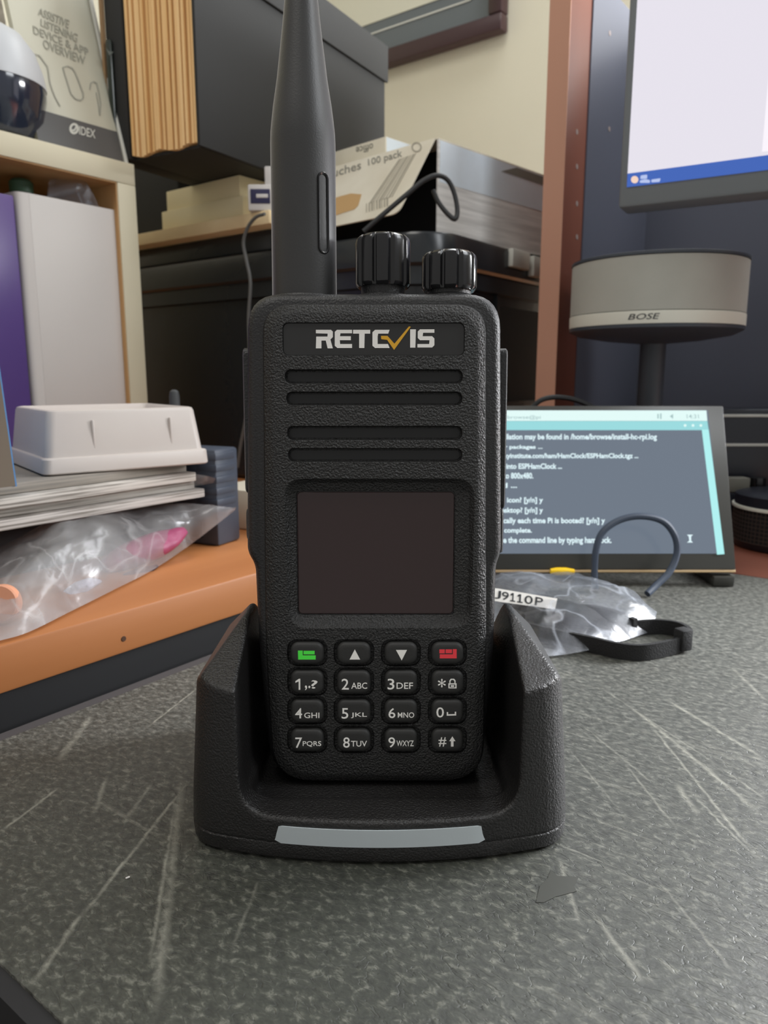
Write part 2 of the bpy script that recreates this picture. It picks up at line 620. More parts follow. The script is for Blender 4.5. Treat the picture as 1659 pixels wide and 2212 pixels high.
def cut(me, cutter):
    """boolean difference of two meshes"""
    a = bpy.data.objects.new('a', me)
    b = bpy.data.objects.new('b', cutter)
    COL.objects.link(a)
    COL.objects.link(b)
    md = a.modifiers.new('cut', 'BOOLEAN')
    md.operation = 'DIFFERENCE'
    md.object = b
    md.solver = 'EXACT'
    md.use_self = True
    bpy.context.view_layer.update()
    dg = bpy.context.evaluated_depsgraph_get()
    out = bpy.data.meshes.new_from_object(a.evaluated_get(dg))
    bpy.data.objects.remove(a)
    bpy.data.objects.remove(b)
    return out


def thing(name, label, cat, Mx=None, group=None):
    o = bpy.data.objects.new(name, None)
    o.empty_display_size = 0.01
    COL.objects.link(o)
    if Mx is not None:
        o.matrix_world = Mx
    o['label'] = label
    o['category'] = cat
    if group:
        o['group'] = group
    return o


def tag(o, label, cat, group=None, Mx=None):
    o['label'] = label
    o['category'] = cat
    if group:
        o['group'] = group
    if Mx is not None:
        o.matrix_world = Mx
    return o


def struct(o):
    o['kind'] = 'structure'
    return o


def rrect(x0, z0, x1, z1, r, n=6):
    out = []
    for cx, cz, a in ((x1 - r, z1 - r, 0), (x0 + r, z1 - r, 90), (x0 + r, z0 + r, 180), (x1 - r, z0 + r, 270)):
        for k in range(n + 1):
            t = rad(a + 90 * k / n)
            out.append((cx + r * math.cos(t), cz + r * math.sin(t)))
    return out


def round_poly(pts, r, n=5):
    """round the corners of a 2-D polygon; r a number or one per corner"""
    out = []
    m = len(pts)
    for i, p in enumerate(pts):
        rr = r[i] if isinstance(r, (list, tuple)) else r
        p = Vector(p[:2])
        a = Vector(pts[i - 1][:2]) - p
        b = Vector(pts[(i + 1) % m][:2]) - p
        if rr <= 0:
            out.append(tuple(p))
            continue
        rr_ = min(rr, a.length * 0.49, b.length * 0.49)
        A, B = p + a.normalized() * rr_, p + b.normalized() * rr_
        for k in range(n + 1):
            t = k / n
            out.append(tuple(A * (1 - t) ** 2 + p * 2 * t * (1 - t) + B * t * t))
    return out


# ------------------------------------------------------------------ the room and the desks
DESK_Z = 0.026                                    # top of the wooden desk on the left
DX = -0.252                                       # its front edge
YB, XL, FLOOR = 0.95, -1.05, -0.72
struct(MB().box(XL - .1, 2.2, YB, YB + .1, FLOOR, 1.7).build('wall_back', M['wall']))
struct(MB().box(XL - .1, XL, -0.6, YB, FLOOR, 1.7).build('wall_left', M['wall']))
struct(MB().box(XL - .1, 2.2, -1.2, YB, FLOOR - .05, FLOOR).build('floor', M['floor']))

# grey table: its left edge lies along the wooden desk, its near edge crosses the bottom left of the photo
P0, P1 = AX(0, 1585, 2, 0), AX(500, 1375, 2, 0)
n0, n1 = AX(0, 2080, 2, 0), AX(140, 2212, 2, 0)
TX0 = DX + 0.012
TY0 = (n0.y + n1.y) / 2
TX1, TY1 = 0.95, 0.472
t = thing('work_table', 'grey worn slate-look table top under the two-way radio', 'table', frame((0, 0, 0)))
MB().prism([(TX0 + .004, TY0), (TX1, TY0), (TX1, TY1), (TX0 + .004, TY1)], 'z', -0.022, 0.0).build('table_top', M['table'], t)
MB().prism([(TX0 - .002, TY0), (TX0 + .0038, TY0), (TX0 + .0038, TY1), (TX0 - .002, TY1)], 'z', -0.022, -0.0006).build('edge_strip', M['edge'], t, label='dark grey edge strip')
MB().box(TX0 - .002, TX1, TY0 - .004, TY0 - .0002, -0.022, -0.0004).build('edge_strip', M['black'], t, label='black front edge strip')
st = [Vector(AX(u, v, 2, 0)) for u, v in ((1158, 1950), (1166, 1915), (1183, 1898), (1190, 1880), (1205, 1893), (1250, 1895), (1240, 1915), (1246, 1926), (1200, 1938), (1175, 1950))]
MB().prism([(p.x, p.y) for p in st], 'z', 0.00002, 0.00012).build('stain', M['stain'], t, label='small dark stain')
for x, y in ((TX0 + .05, TY0 + .04), (TX1 - .05, TY0 + .04), (TX0 + .05, TY1 - .04), (TX1 - .05, TY1 - .04)):
    MB().box(x - .02, x + .02, y - .02, y + .02, FLOOR, -0.022).build('leg', M['black'], t)

t = thing('wooden_desk', 'orange pine desk board with a dark knot, left of the grey table', 'desk', frame((0, 0, 0)))
MB().box(XL + .01, DX, -0.35, YB - .01, DESK_Z - .0175, DESK_Z, .0012).build('desk_board', M['wood'], t)
MB().box(XL + .02, DX - .004, -0.34, YB - .02, -0.03, DESK_Z - .0175).build('base', M['black'], t, label='black recessed base')
for y in (-0.3, YB - .08):
    MB().box(DX - .06, DX - .02, y, y + .04, FLOOR, -0.03).build('leg', M['black'], t)
    MB().box(XL + .03, XL + .07, y, y + .04, FLOOR, -0.03).build('leg', M['black'], t)
k = AX(267, 1380, 0, DX)
MB().lathe([(0.0012, -.0002), (0.0010, .0002)], (0, 0, 0), 14).build('knot', M['knot'], t).matrix_local = Matrix.Translation((DX + .0001, k.y, k.z)) @ Matrix.Rotation(PI / 2, 4, 'Y')

t = thing('computer_desk', 'reddish brown desk top behind the small terminal screen', 'desk', frame((0, 0, 0)))
MB().box(TX0 + .003, 1.2, TY1 + .002, YB - .005, -0.02, 0.0, .001).build('desk_board', M['cherry'], t)
for x in (TX0 + .06, 1.1):
    MB().box(x, x + .04, YB - .12, YB - .08, FLOOR, -0.02).build('leg', M['black'], t)

# ------------------------------------------------------------------ charging cradle
YAWR = YAW
MC = frame(CAM * 0 + RGT * -0.0012 + FWD * 0.162, YAWR)
cradle = thing('charging_cradle', 'black desktop charging cradle holding the two-way radio', 'charger', MC)


def plan(hw, z=0.0, inset=0.0):
    """outline of the cradle seen from above at half width hw: bowed front, rounded corners"""
    fr = [(x / 10 * hw, 0.0075 * (x / 10) ** 2 + inset) for x in range(-10, 11)]
    pts = [(-hw, .076 - inset)] + fr + [(hw, .076 - inset)]
    rr = [0.006] + [0.009] + [0] * 19 + [0.009] + [0.006]
    # corners need room: drop the points next to the front corners
    pts = [pts[0], pts[1]] + pts[5:18] + [pts[21], pts[22]]
    rr = [0.006, 0.012] + [0] * 13 + [0.012, 0.006]
    return round_poly(pts, rr, 6)


mb = MB()
Z0 = 0.0052
HW = .0490
lv = [(Z0 - .0006, HW), (.012, HW - .0003), (.044, .0462), (.064, .0450)]
mb.rings([[(x, y, z) for x, y in plan(hw)] for z, hw in lv])
for co, no in (((0, .004, .0430), (0, -.0135, .030)), ((-.0462, 0, .0425), (-.0155, 0, .0125)), ((.0462, 0, .0425), (.0155, 0, .0125)), ((0, 0, .0545), (0, 0, 1)), ((0, .040, .0545), (0, .026, .036))):
    r = bmesh.ops.bisect_plane(mb.bm, geom=list(mb.bm.verts) + list(mb.bm.edges) + list(mb.bm.faces), plane_co=co, plane_no=Vector(no).normalized(), clear_outer=True)
    es = [g for g in r['geom_cut'] if isinstance(g, bmesh.types.BMEdge)]
    bmesh.ops.holes_fill(mb.bm, edges=es)
body = mb.mesh('housing')
cu = MB()
U = round_poly([(-.0352, .08), (-.0342, .0118), (.0342, .0118), (.0352, .08)], [0, .0085, .0085, 0], 8)
cu.prism(U, 'y', -.02, .064)
body = cut(body, cu.mesh('c1'))
cu = MB()
cu.box(-.0325, .0325, .0115, .060, .0098, .03)
body = cut(body, cu.mesh('c2'))
hs = put('housing', body, M['cradle'], cradle, None)
md = hs.modifiers.new('grid', 'REMESH')
md.mode = 'VOXEL'
md.voxel_size = .0006
md = hs.modifiers.new('round', 'SMOOTH')
md.factor = 0.5
md.iterations = 10
bpy.context.view_layer.update()
hs_me = bpy.data.meshes.new_from_object(hs.evaluated_get(bpy.context.evaluated_depsgraph_get()))
hs.modifiers.clear()
hs.data = hs_me
hs_me.materials.clear()
hs_me.materials.append(M['cradle'])
for p in hs_me.polygons:
    p.use_smooth = True
mb = MB()
mb.rings([[(x * .975, y * .97 + .0016, 0) for x, y in plan(HW)], [(x * .995, y * .99 + .0005, .0009) for x, y in plan(HW)], [(x, y, .0046) for x, y in plan(HW)], [(x, y, .0051) for x, y in plan(HW - .0002, 0, .0003)]])
mb.build('base_plate', M['cradle'], cradle, 40)
mb = MB()
fr, bk = [], []
for k in range(25):
    x = -.0262 + .0528 * k / 24
    y = .0075 * (x / HW) ** 2
    fr.append((x, y))
secs = []
for i, (x, y) in enumerate(fr):
    e = .0006 * (1 if i in (0, 24) else 0)
    sx = x * (1.0)
    secs.append([(sx, y - .0004 + e, .0053 + e), (sx * .985, y - .0003 + e, .0098 - e), (sx * .985, y + .003, .0098 - e), (sx, y + .003, .0053 + e)])
mb.rings(secs)
mb.build('light_bar', M['led'], cradle, 40, 'translucent grey light bar')

# ------------------------------------------------------------------ two-way radio
MR = frame(RGT * -0.0021 + FWD * 0.181 + Vector((0, 0, 0.0101)), YAWR, -rad(4.1))
radio = thing('two_way_radio', 'black two-way radio with keypad and antenna standing in the charging cradle', 'radio', MR)
RP = plane(MR, 1, 0.0)


def R2(u, v, y=0.0):
    p = Lp(MR, u, v, 1, y)
    return (p.x, p.z)


ys = .009
outline = [R2(590, 641, ys), R2(1034, 641, ys), R2(1077, 700, ys), R2(1079, 1185, ys), R2(1067, 1215, ys), R2(1064, 1500, ys)]
outline = [R2(541, 641, ys), R2(1076, 641, ys), R2(1078, 1185, ys), R2(1067, 1212, ys), R2(1062, 1400, ys), (.0285, .0), (-.0285, .0), R2(566, 1400, ys), R2(557, 1212, ys), R2(540, 1185, ys)]
ol = round_poly(outline, [.0085, .0085, .002, .002, .02, .010, .010, .02, .002, .002], 7)


def inset(pts, d):
    """shrink an outline towards its middle by about d"""
    cx = sum(p[0] for p in pts) / len(pts)
    cz = (max(p[1] for p in pts) + min(p[1] for p in pts)) / 2
    hx = max(abs(p[0] - cx) for p in pts)
    hz = max(abs(p[1] - cz) for p in pts)
    return [(cx + (p[0] - cx) * (1 - d / hx), cz + (p[1] - cz) * (1 - d / hz)) for p in pts]


mb = MB()
mb.rings([[(x, y, z) for x, z in inset(ol, d)] for y, d in ((.0022, .0022), (.0026, .0012), (.0040, .0003), (.0062, 0), (.028, 0), (.033, .001), (.0355, .004))])
shell = mb.build('body_shell', M['shell'], radio, 40)

pan_o = [R2(567, 657, .0018), R2(1050, 657, .0018), R2(1050, 1400, .0018), R2(1043, 1686, .0018), R2(592, 1686, .0018), R2(574, 1400, .0018)]
pan_o = round_poly(pan_o, [.0075, .0075, .01, .0105, .0105, .01], 8)
mb = MB()
mb.rings([[(x, y, z) for x, z in inset(pan_o, d)] for y, d in ((.0060, 0), (.0018, 0), (.0010, .0004), (.0000, .0022), (-.0001, .0030))])
pan = mb.mesh('front_panel')

KX = [(626, 702), (726, 803), (828, 904), (929, 1003.6)]
KY = [(1384.6, 1435), (1445, 1499), (1508, 1561), (1571, 1623)]
CU = MB()
# shallow pocket for the logo plate, four grille slots, the display bay, the key wells
SL = [(617, 998, 800, 827), (620, 997, 848, 874), (622, 997, 922, 949), (624, 997, 970, 996)]


def pocket(cu, u0, u1, v0, v1, r, depth, top_grow=0.0):
    a, b = R2(u0, v1), R2(u1, v0)
    g = top_grow
    o = rrect(a[0] - g, a[1] - g, b[0] + g, b[1] + g, r + g)
    i = rrect(a[0], a[1], b[0], b[1], r)
    e = rrect(a[0] - g * 1.3, a[1] - g * 1.3, b[0] + g * 1.3, b[1] + g * 1.3, r + g * 1.3)
    cu.rings([[(x, -.002, z) for x, z in e], [(x, -.0001, z) for x, z in o], [(x, depth, z) for x, z in i]])


pocket(CU, 611, 1004, 697, 768, .0015, .0007)
for s_ in SL:
    pocket(CU, *s_, .0013, .0013, .0002)
for kx in KX:
    for ky in KY:
        pocket(CU, kx[0] - 4, kx[1] + 4, ky[0] - 3, ky[1] + 3, .0024, .0009, .0001)
a, b = R2(641, 1332), R2(985, 1062)
o_ = [R2(612, 1034), R2(1026, 1034), R2(1018, 1356), R2(624, 1356)]
o_ = [(p[0], p[1]) for p in o_]
ring_o = round_poly(o_, .0052, 7)
ring_i = round_poly([(a[0], b[1]), (b[0], b[1]), (b[0], a[1]), (a[0], a[1])], .0012, 7)
CU.rings([[(x, -.003, z) for x, z in inset(ring_o, -.0012)], [(x, -.0001, z) for x, z in ring_o], [(x, .0012, z) for x, z in inset(ring_o, .0011)],
          [(x, .0019, z) for x, z in ring_i], [(x, .0032, z) for x, z in ring_i]])
pan = cut(pan, CU.mesh('cutters'))
put('front_panel', pan, M['panel'], radio, 32, None, (.00022, 2, 32))

# logo plate and lettering
a, b = R2(612, 767), R2(1003, 698)
mb = MB()
mb.prism(rrect(a[0], a[1], b[0], b[1], .0014), 'y', .0012, .0004)
plate = mb.build('logo_plate', M['plate'], radio, 40)
LP = plane(MR, 1, .00034)


def letters(polys, name, material, parent, mapf, sc, ou, ov, nvec):
    mb = MB()
    for p in polys:
        mb.poly([mapf(ou + x / sc, ov + y / sc) for x, y in p])
    mb.thick(nvec)
    return mb.build(name, material, parent, None)


LG = [
    [(488, 408), (575, 408), (586, 418), (586, 450), (572, 464), (586, 515), (556, 515), (545, 470), (520, 470), (520, 515), (488, 515), (490, 447), (555, 447), (556, 430), (488, 428)],
    [(610, 408), (697, 408), (697, 428), (630, 428), (627, 445), (690, 445), (690, 468), (626, 468), (628, 490), (697, 490), (697, 513), (612, 513), (597, 500), (597, 420)],
    [(703, 408), (802, 408), (802, 430), (770, 430), (768, 513), (738, 513), (738, 430), (703, 430)],
    [(830, 408), (914, 408), (906, 430), (848, 430), (845, 446), (845, 490), (905, 490), (914, 513), (830, 513), (815, 500), (815, 422)],
    [(1033, 405), (1066, 405), (1063, 511), (1033, 511)],
    [(1090, 405), (1173, 405), (1173, 425), (1108, 425), (1105, 445), (1160, 445), (1173, 458), (1173, 497), (1160, 510), (1075, 510), (1075, 490), (1143, 490), (1145, 468), (1090, 468), (1077, 455), (1077, 418)],
]
letters(LG, 'lettering', M['ink'], plate, LP, 2.676, 500, 560, (0, .0002, 0))
letters([[(864, 443), (902, 443), (942, 488), (1026, 388), (1037, 390), (940, 524), (900, 466), (866, 462)]], 'check_mark', M['yellow_ink'], plate, plane(MR, 1, .00028), 2.676, 500, 560, (0, .0002, 0))
for s_ in SL:
    a, b = R2(s_[0] + 3, s_[3] - 3), R2(s_[1] - 3, s_[2] + 3)
    MB().prism(rrect(a[0], a[1], b[0], b[1], .001), 'y', .0020, .0012).build('grille_slot', M['dark'], radio, 40)
# display
a, b = R2(643, 1330), R2(983, 1064)
mb = MB()
mb.prism(rrect(a[0], a[1], b[0], b[1], .0011), 'y', .0034, .0019)
mb.build('display', M['display'], radio, 40, 'dark reflective display', (.0002, 2))
# keys
KC = plane(MR, 1, -.00112)


def c6(x, y):
    return (600 + x / 3.858, 1360 + y / 3.858)


TXT = {
    (1, 0): [(',.', 226, 466, 272, 506), ('?', 278, 422, 332, 492)],
    (1, 1): [('2', 532, 410, 592, 500), ('ABC', 612, 442, 745, 494)],
    (1, 2): [('3', 915, 410, 972, 500), ('DEF', 990, 442, 1127, 494)],
    (1, 3): [('*', 1335, 410, 1400, 482)],
    (2, 0): [('4', 145, 655, 203, 740), ('GHI', 220, 692, 347, 738)],
    (2, 1): [('5', 532, 655, 588, 743), ('JKL', 610, 692, 743, 738)],
    (2, 2): [('6', 923, 655, 980, 738), ('MNO', 1000, 690, 1137, 735)],
    (2, 3): [('0', 1322, 648, 1385, 733)],
    (3, 0): [('7', 146, 900, 203, 987), ('PQRS', 208, 930, 362, 978)],
    (3, 1): [('8', 545, 898, 600, 985), ('TUV', 610, 928, 743, 975)],
    (3, 2): [('9', 922, 898, 978, 983), ('WXYZ', 990, 925, 1133, 972)],
    (3, 3): [('#', 1340, 898, 1405, 975)],
}
POL = {
    (0, 0): [[(168, 175), (208, 175), (208, 215), (316, 215), (316, 250), (170, 250)], [(215, 177), (307, 177), (307, 207), (215, 207)]],
    (0, 1): [[(642, 165), (687, 250), (598, 250)]],
    (0, 2): [[(985, 170), (1077, 170), (1033, 257)]],
    (0, 3): [[(1347, 165), (1392, 165), (1392, 198), (1347, 198)], [(1399, 165), (1452, 165), (1452, 197), (1399, 197)], [(1459, 163), (1491, 163), (1491, 240), (1350, 240), (1350, 206), (1459, 206)]],
    (1, 0): [[(176, 410), (188, 410), (188, 502), (174, 502), (174, 432), (147, 444), (147, 430)]],
    (1, 3): [[(1422, 490), (1422, 448), (1490, 448), (1490, 490), (1424, 490), (1424, 482), (1480, 482), (1480, 458), (1432, 458), (1432, 490)],
             [(1430, 446), (1430, 425), (1442, 410), (1470, 410), (1482, 425), (1482, 446), (1472, 446), (1472, 430), (1464, 420), (1448, 420), (1440, 430), (1440, 446)],
             [(1442, 464), (1470, 464), (1470, 477), (1442, 477)]],
    (2, 3): [[(1408, 688), (1420, 688), (1420, 706), (1475, 704), (1475, 685), (1487, 685), (1487, 716), (1408, 718)]],
    (3, 3): [[(1455, 890), (1481, 930), (1465, 930), (1465, 975), (1443, 975), (1443, 930), (1429, 930)]],
}
KINK = {(0, 0): 'green_ink', (0, 3): 'red_ink'}
KLAB = {(0, 0): 'key with a green handset mark', (0, 3): 'key with a red handset mark', (0, 1): 'key with an up triangle', (0, 2): 'key with a down triangle'}
for r_ in range(4):
    for c_ in range(4):
        a, b = R2(KX[c_][0] + 2, KY[r_][1] - 1), R2(KX[c_][1] - 2, KY[r_][0] + 1)
        o0 = rrect(a[0], a[1], b[0], b[1], .0021)
        mb = MB()
        mb.rings([[(x, y, z) for x, z in inset(o0, d)] for y, d in ((.0016, 0), (-.0003, .0001), (-.0008, .0003), (-.00108, .0007), (-.00112, .0014))])
        key = mb.build('key', M['rubber'], radio, 40, KLAB.get((r_, c_)))
        mb = MB()
        fn = plane(MR, 1, -.00114)
        for txt, x0, y0, x1, y1 in TXT.get((r_, c_), []):
            p0, p1 = c6(x0, y0), c6(x1, y1)
            mb.text(txt, lambda x, y: fn(p0[0] + x * (p1[0] - p0[0]), p1[1] + y * (p0[1] - p1[1])))
        for pl in POL.get((r_, c_), []):
            mb.poly([fn(*c6(*q)) for q in pl])
        mb.thick((0, .00008, 0))
        mb.build('legend', M[KINK.get((r_, c_), 'ink')], key, None)

# antenna (axis behind the front face), its slot, the two knobs, side buttons
AY = .0185
prof_px = [(627, 69.5), (600, 69.3), (520, 69.5), (430, 69.5), (340, 70), (310, 70), (290, 69.3), (262, 66.5), (232, 63), (174, 54.5), (116, 48), (58, 41.5), (0, 36.0), (-60, 30), (-130, 25), (-260, 22), (-420, 20)]
axc = lambda v: 650.5 + 8.0 * v / 627
ctr = Lp(MR, axc(300), 300, 1, AY)
prof = []
for v, hw in prof_px:
    p, q = Lp(MR, axc(v), v, 1, AY), Lp(MR, axc(v) + hw, v, 1, AY)
    prof.append(((q - p).length, p.z))
z_top = Lp(MR, 800, 641, 1, .009).z
prof[0] = (prof[0][0], z_top - .001)
prof = prof + [(prof[-1][0] * .6, prof[-1][1] + .003), (.0005, prof[-1][1] + .004)]
MB().lathe(prof, (ctr.x, AY, 0), 56).build('antenna', M['antenna'], radio, 50)
ant = bpy.data.objects['antenna']
MB().lathe([(.0098, z_top - .002), (.0098, z_top + .0002), (.0092, z_top + .0011), (.0080, z_top + .0012)], (ctr.x, AY, 0), 48).build('antenna_collar', M['shell'], radio, 50)
ar = prof[2][0]
az = rad(42)
zA, zB = Lp(MR, 708, 553, 1, AY - .004).z, Lp(MR, 708, 378, 1, AY - .004).z
Ms = Matrix.Translation((ctr.x, AY, 0)) @ Matrix.Rotation(az, 4, 'Z')
mb = MB()
rim = rrect(-.0017, zA, .0017, zB, .00165, 8)
rin = rrect(-.0012, zA + .0006, .0012, zB - .0006, .00115, 8)
mb.rings([[(x, -ar + .0012, z) for x, z in rim], [(x, -ar - .0002, z) for x, z in rim], [(x, -ar - .0003, z) for x, z in inset(rim, .0002)], [(x, -ar - .0001, z) for x, z in rin],
          [(x, -ar + .0005, z) for x, z in rin]])
so = mb.build('slot_insert', M['gloss'], ant, 30, 'glossy black slot insert')
so.matrix_local = Ms


def knob(uc, hw, v0, v1, yc, name_label, base):
    p, q = Lp(MR, uc, (v0 + v1) / 2, 1, yc), Lp(MR, uc + hw, (v0 + v1) / 2, 1, yc)
    r = (q - p).length
    zt, zb = Lp(MR, uc, v0 + 6, 1, yc - r * .6).z, Lp(MR, uc, v1, 1, yc - r).z

    def ring(z, s_, flute):
        out = []
        for k in range(96):
            t = 2 * PI * k / 96
            ph = (t * 10 / (2 * PI)) % 1.0
            g = max(0.0, 1 - abs(ph - .5) / .16)
            out.append((p.x + r * s_ * (1 - flute * .10 * min(1, g * 2)) * math.cos(t + .3), yc + r * s_ * (1 - flute * .10 * min(1, g * 2)) * math.sin(t + .3), z))
        return out
    mb = MB()
    mb.rings([ring(zb, .92, .4), ring(zb + .0006, .985, 1), ring(zb + .001, 1, 1), ring(zt - .0018, 1, 1), ring(zt - .0008, .96, .9), ring(zt - .0001, .86, .4), ring(zt + .0002, .7, 0), ring(zt, .3, 0)])
    o = mb.build('knob', M['gloss'], radio, 30, name_label)
    MB().lathe([(r * base, z_top - .0015), (r * base, z_top + .0004), (r * base * .9, z_top + .0012), (r * .8, z_top + .0016), (r * .8, zb + .0004)], (p.x, yc, 0), 48).build('knob_collar', M['shell'], radio, 40)
    return o


knob(827.5, 59.5, 497, 611, .0165, 'taller ribbed knob beside the antenna', 1.12)
knob(970.5, 59.5, 534, 619, .0165, 'shorter ribbed knob', 1.0)
# side keys
zf = lambda v: Lp(MR, 540, v, 1, .012).z


def side_key(u_edge, v0, v1, sgn, y0, y1, name, thick, mt='shell'):
    x = Lp(MR, u_edge, (v0 + v1) / 2, 1, (y0 + y1) / 2).x
    pr = round_poly([(y0, zf(v1)), (y1, zf(v1)), (y1, zf(v0)), (y0, zf(v0))], .0022, 5)
    mb = MB()
    x_in = x - sgn * thick
    cy, cz = (y0 + y1) / 2, (zf(v0) + zf(v1)) / 2
    sh = lambda s_: [(cy + (p[0] - cy) * s_, cz + (p[1] - cz) * (1 - (1 - s_) * .12)) for p in pr]
    mb.rings([[(x_in, a_, b_) for a_, b_ in pr], [(x - sgn * .0005, a_, b_) for a_, b_ in pr], [(x, a_, b_) for a_, b_ in sh(.86)]])
    return mb.build(name, M[mt], radio, 40)


side_key(537, 755, 1062, -1, .006, .022, 'talk_key', .003)
side_key(541, 1096, 1160, -1, .006, .020, 'side_key', .003, 'rubber')
side_key(548, 1160, 1192, -1, .007, .019, 'side_key', .003, 'rubber')
side_key(1084, 756, 1095, 1, .006, .024, 'accessory_cover', .004)
side_key(1079, 1095, 1190, 1, .007, .022, 'accessory_catch', .004)
for zz in (zf(830), zf(905)):
    pass

# ------------------------------------------------------------------ behind, left: the black tote and what is stacked on it
pc = F(935, 488, .52)
BX1, BY0, LIDZ = pc.x, pc.y, pc.z
t = thing('storage_tote', 'large black plastic storage tote with a rounded lid, standing in the room corner', 'storage bin', frame((0, 0, 0)))


def rr_xy(x0, x1, y0, y1, r, z):
    return [(x, y, z) for x, y in rrect(x0, y0, x1, y1, r, 7)]


BX0, BY1 = BX1 - .48, BY0 + .36
mb = MB()
mb.rings([rr_xy(BX0 + d, BX1 - d, BY0 + d, BY1 - d, .028, z) for z, d in ((DESK_Z + .0005, .018), (DESK_Z + .004, .015), (LIDZ - .036, .009), (LIDZ - .035, .004), (LIDZ - .023, .004), (LIDZ - .022, .012))])
mb.build('tub', M['tote'], t)
mb = MB()
mb.rings([rr_xy(BX0 + d, BX1 - d, BY0 + d, BY1 - d, .032, z) for z, d in ((LIDZ - .023, .002), (LIDZ - .021, 0), (LIDZ - .003, 0), (LIDZ - .0008, .001), (LIDZ, .004))])
mb.build('lid', M['tote'], t)
xf = BX1 - .0105
a, b = AX(1060, 880, 0, xf), AX(1200, 596, 0, xf)
ro = rrect(a.y, a.z, b.y + .03, b.z, .012, 7)
ri = rrect(a.y + .004, a.z + .004, b.y + .026, b.z - .004, .009, 7)
mb = MB()
mb.rings([[(xf - .004, y, z) for y, z in ro], [(xf + .0035, y, z) for y, z in ro], [(xf + .0035, y, z) for y, z in ri], [(xf + .0008, y, z) for y, z in ri]])
mb.build('handle_recess', M['tote'], t, 30)
MB().prism(ri, 'x', xf + .0006, xf + .0012).build('recess_panel', M['black'], t)
a, b = AX(1108, 575, 0, BX1 + .004), AX(1152, 520, 0, BX1 + .004)
mb = MB()
mb.box(BX1 - .001, BX1 + .004, a.y, b.y - .004, a.z, LIDZ - .0005, .001)
mb.build('latch', M['silverline'], t, 35, 'pale grey latch')
MB().box(BX1 - .001, BX1 + .005, b.y + .001, b.y + .022, a.z - .004, LIDZ - .002, .001).build('latch', M['silverline'], t, 35)

zt = LIDZ
bx1 = AX(610, 500, 1, BY0 + .002).x
xl_ = -.70
o = MB().box(xl_, bx1, BY0 + .003, BY0 + .12, zt + .0002, zt + .016, .002).build('black_block', M['tote'])
tag(o, 'flat black case lying on the tote lid under the pale board', 'case')
zt += .016
fy = BY0 - .012
o = MB().box(xl_, bx1, fy, fy + .16, zt + .0001, zt + .010, .0006).build('pale_board', M['board'])
tag(o, 'thin raw wood-coloured board lying over the black case', 'board')
zt += .010
pt = AX(517, 377, 2, zt + .034)
px_, py_ = pt.x, max(pt.y, fy + .012)
plx = AX(360, 440, 1, py_).x
o = MB().box(plx - .004, px_ + .006, py_ - .003, py_ + .13, zt + .0001, zt + .0172, .0008).build('cream_pad', M['creampaper'])
tag(o, 'lower cream pad of the two under the expanding file', 'pad', 'cream pads')
o = MB().box(plx, px_, py_, py_ + .12, zt + .0173, zt + .034, .0008).build('cream_pad', M['creampaper'])
tag(o, 'upper cream pad of the two, directly under the expanding file', 'pad', 'cream pads')
zpad = zt + .034
o = MB().box(xl_ - .02, plx - .006, fy + .03, fy + .13, zt + .0003, zpad + .050, .002).build('black_block', M['file'])  # added black block, stands in for the darkness of the gap
tag(o, 'added black block darkening the gap between bookcase and cream pads', 'case')
# white power plug and its cable
pp = F(566, 458, .60)
t = thing('power_plug', 'small white plug with a dark socket, on the board edge behind the antenna', 'plug', frame((pp.x, pp.y, zt + .0002), YAW))
MB().box(-.0105, .0125, 0, .02, 0, .019, .001).build('plug_body', M['white'], t)
MB().box(.002, .0125, .004, .018, .019, .033, .001).build('plug_body', M['white'], t)
MB().box(-.0085, .0065, -.0006, .001, .005, .0155, .0004).build('socket', mat('plug_navy', (40, 38, 74), .4), t, label='dark blue socket')
MB().box(-.004, .005, -.0010, .0, .009, .0118, .0003).build('socket_tongue', M['white'], t)
pts = [Vector(AX(u, v, 1, fy - .006)) for u, v in ((572, 462), (552, 470), (535, 492), (526, 525), (533, 565), (541, 612), (537, 690), (539, 790), (531, 900), (520, 960), (513, 1010))]
o = MB().tube(cr(pts, 6), .0013, 8).build('hanging_cable', M['greycable'])
tag(o, 'thin grey cable hanging down the front of the black tote', 'cable')

# expanding file
pf = F(441, 317, .56)
MF = frame((pf.x, pf.y, max(pf.z, zpad + .0004)), rad(127 - 30))
t = thing('expanding_file', 'black expanding file box with tan accordion pleats, on the cream pads', 'file box', MF)
FH, FL, FW = .150, .255, .072
mb = MB()
ring = []
nf = 17
front = []
wf = (FW - .006) / nf
for i in range(nf):
    y = .003 + wf * i
    wob = .0010 * math.sin(i * 1.9)
    front += [(-.003 + wob, y), (-.0034 + wob, y + wf * .55), (-.0026 + wob, y + wf * .74), (.006, y + wf * .82), (.006, y + wf * .93)]
pl = front + [(.20, FW - .003), (.20, .003)]
rb = [(x, y, .002 + .0012 * math.sin(y * 190) if x < .01 else .002) for x, y in pl]
mb.rings([rb, [(x, y, FH - .004) for x, y in pl]])
mb.build('pleats', M['manila'], t, 20, 'tan accordion pleats')
MB().box(-.004, FL, 0, .0028, 0, FH, .0006).build('cover', M['file'], t)
MB().box(-.006, FL, FW - .003, FW + .014, -.0002, FH, .0006).build('cover', M['file'], t)
MB().box(.000, FL, .0028, FW - .003, .0, .0020).build('base', M['file'], t)
MB().box(FL - .003, FL, .0028, FW - .003, .002, FH).build('end_panel', M['file'], t)
MB().box(-.004, FL + .002, -.0028, -.0002, FH - .030, FH + .002, .0006).build('flap', M['file'], t)
MB().box(-.004, FL + .002, -.0002, FW + .006, FH + .0002, FH + .0022, .0006).build('lid', M['file'], t)

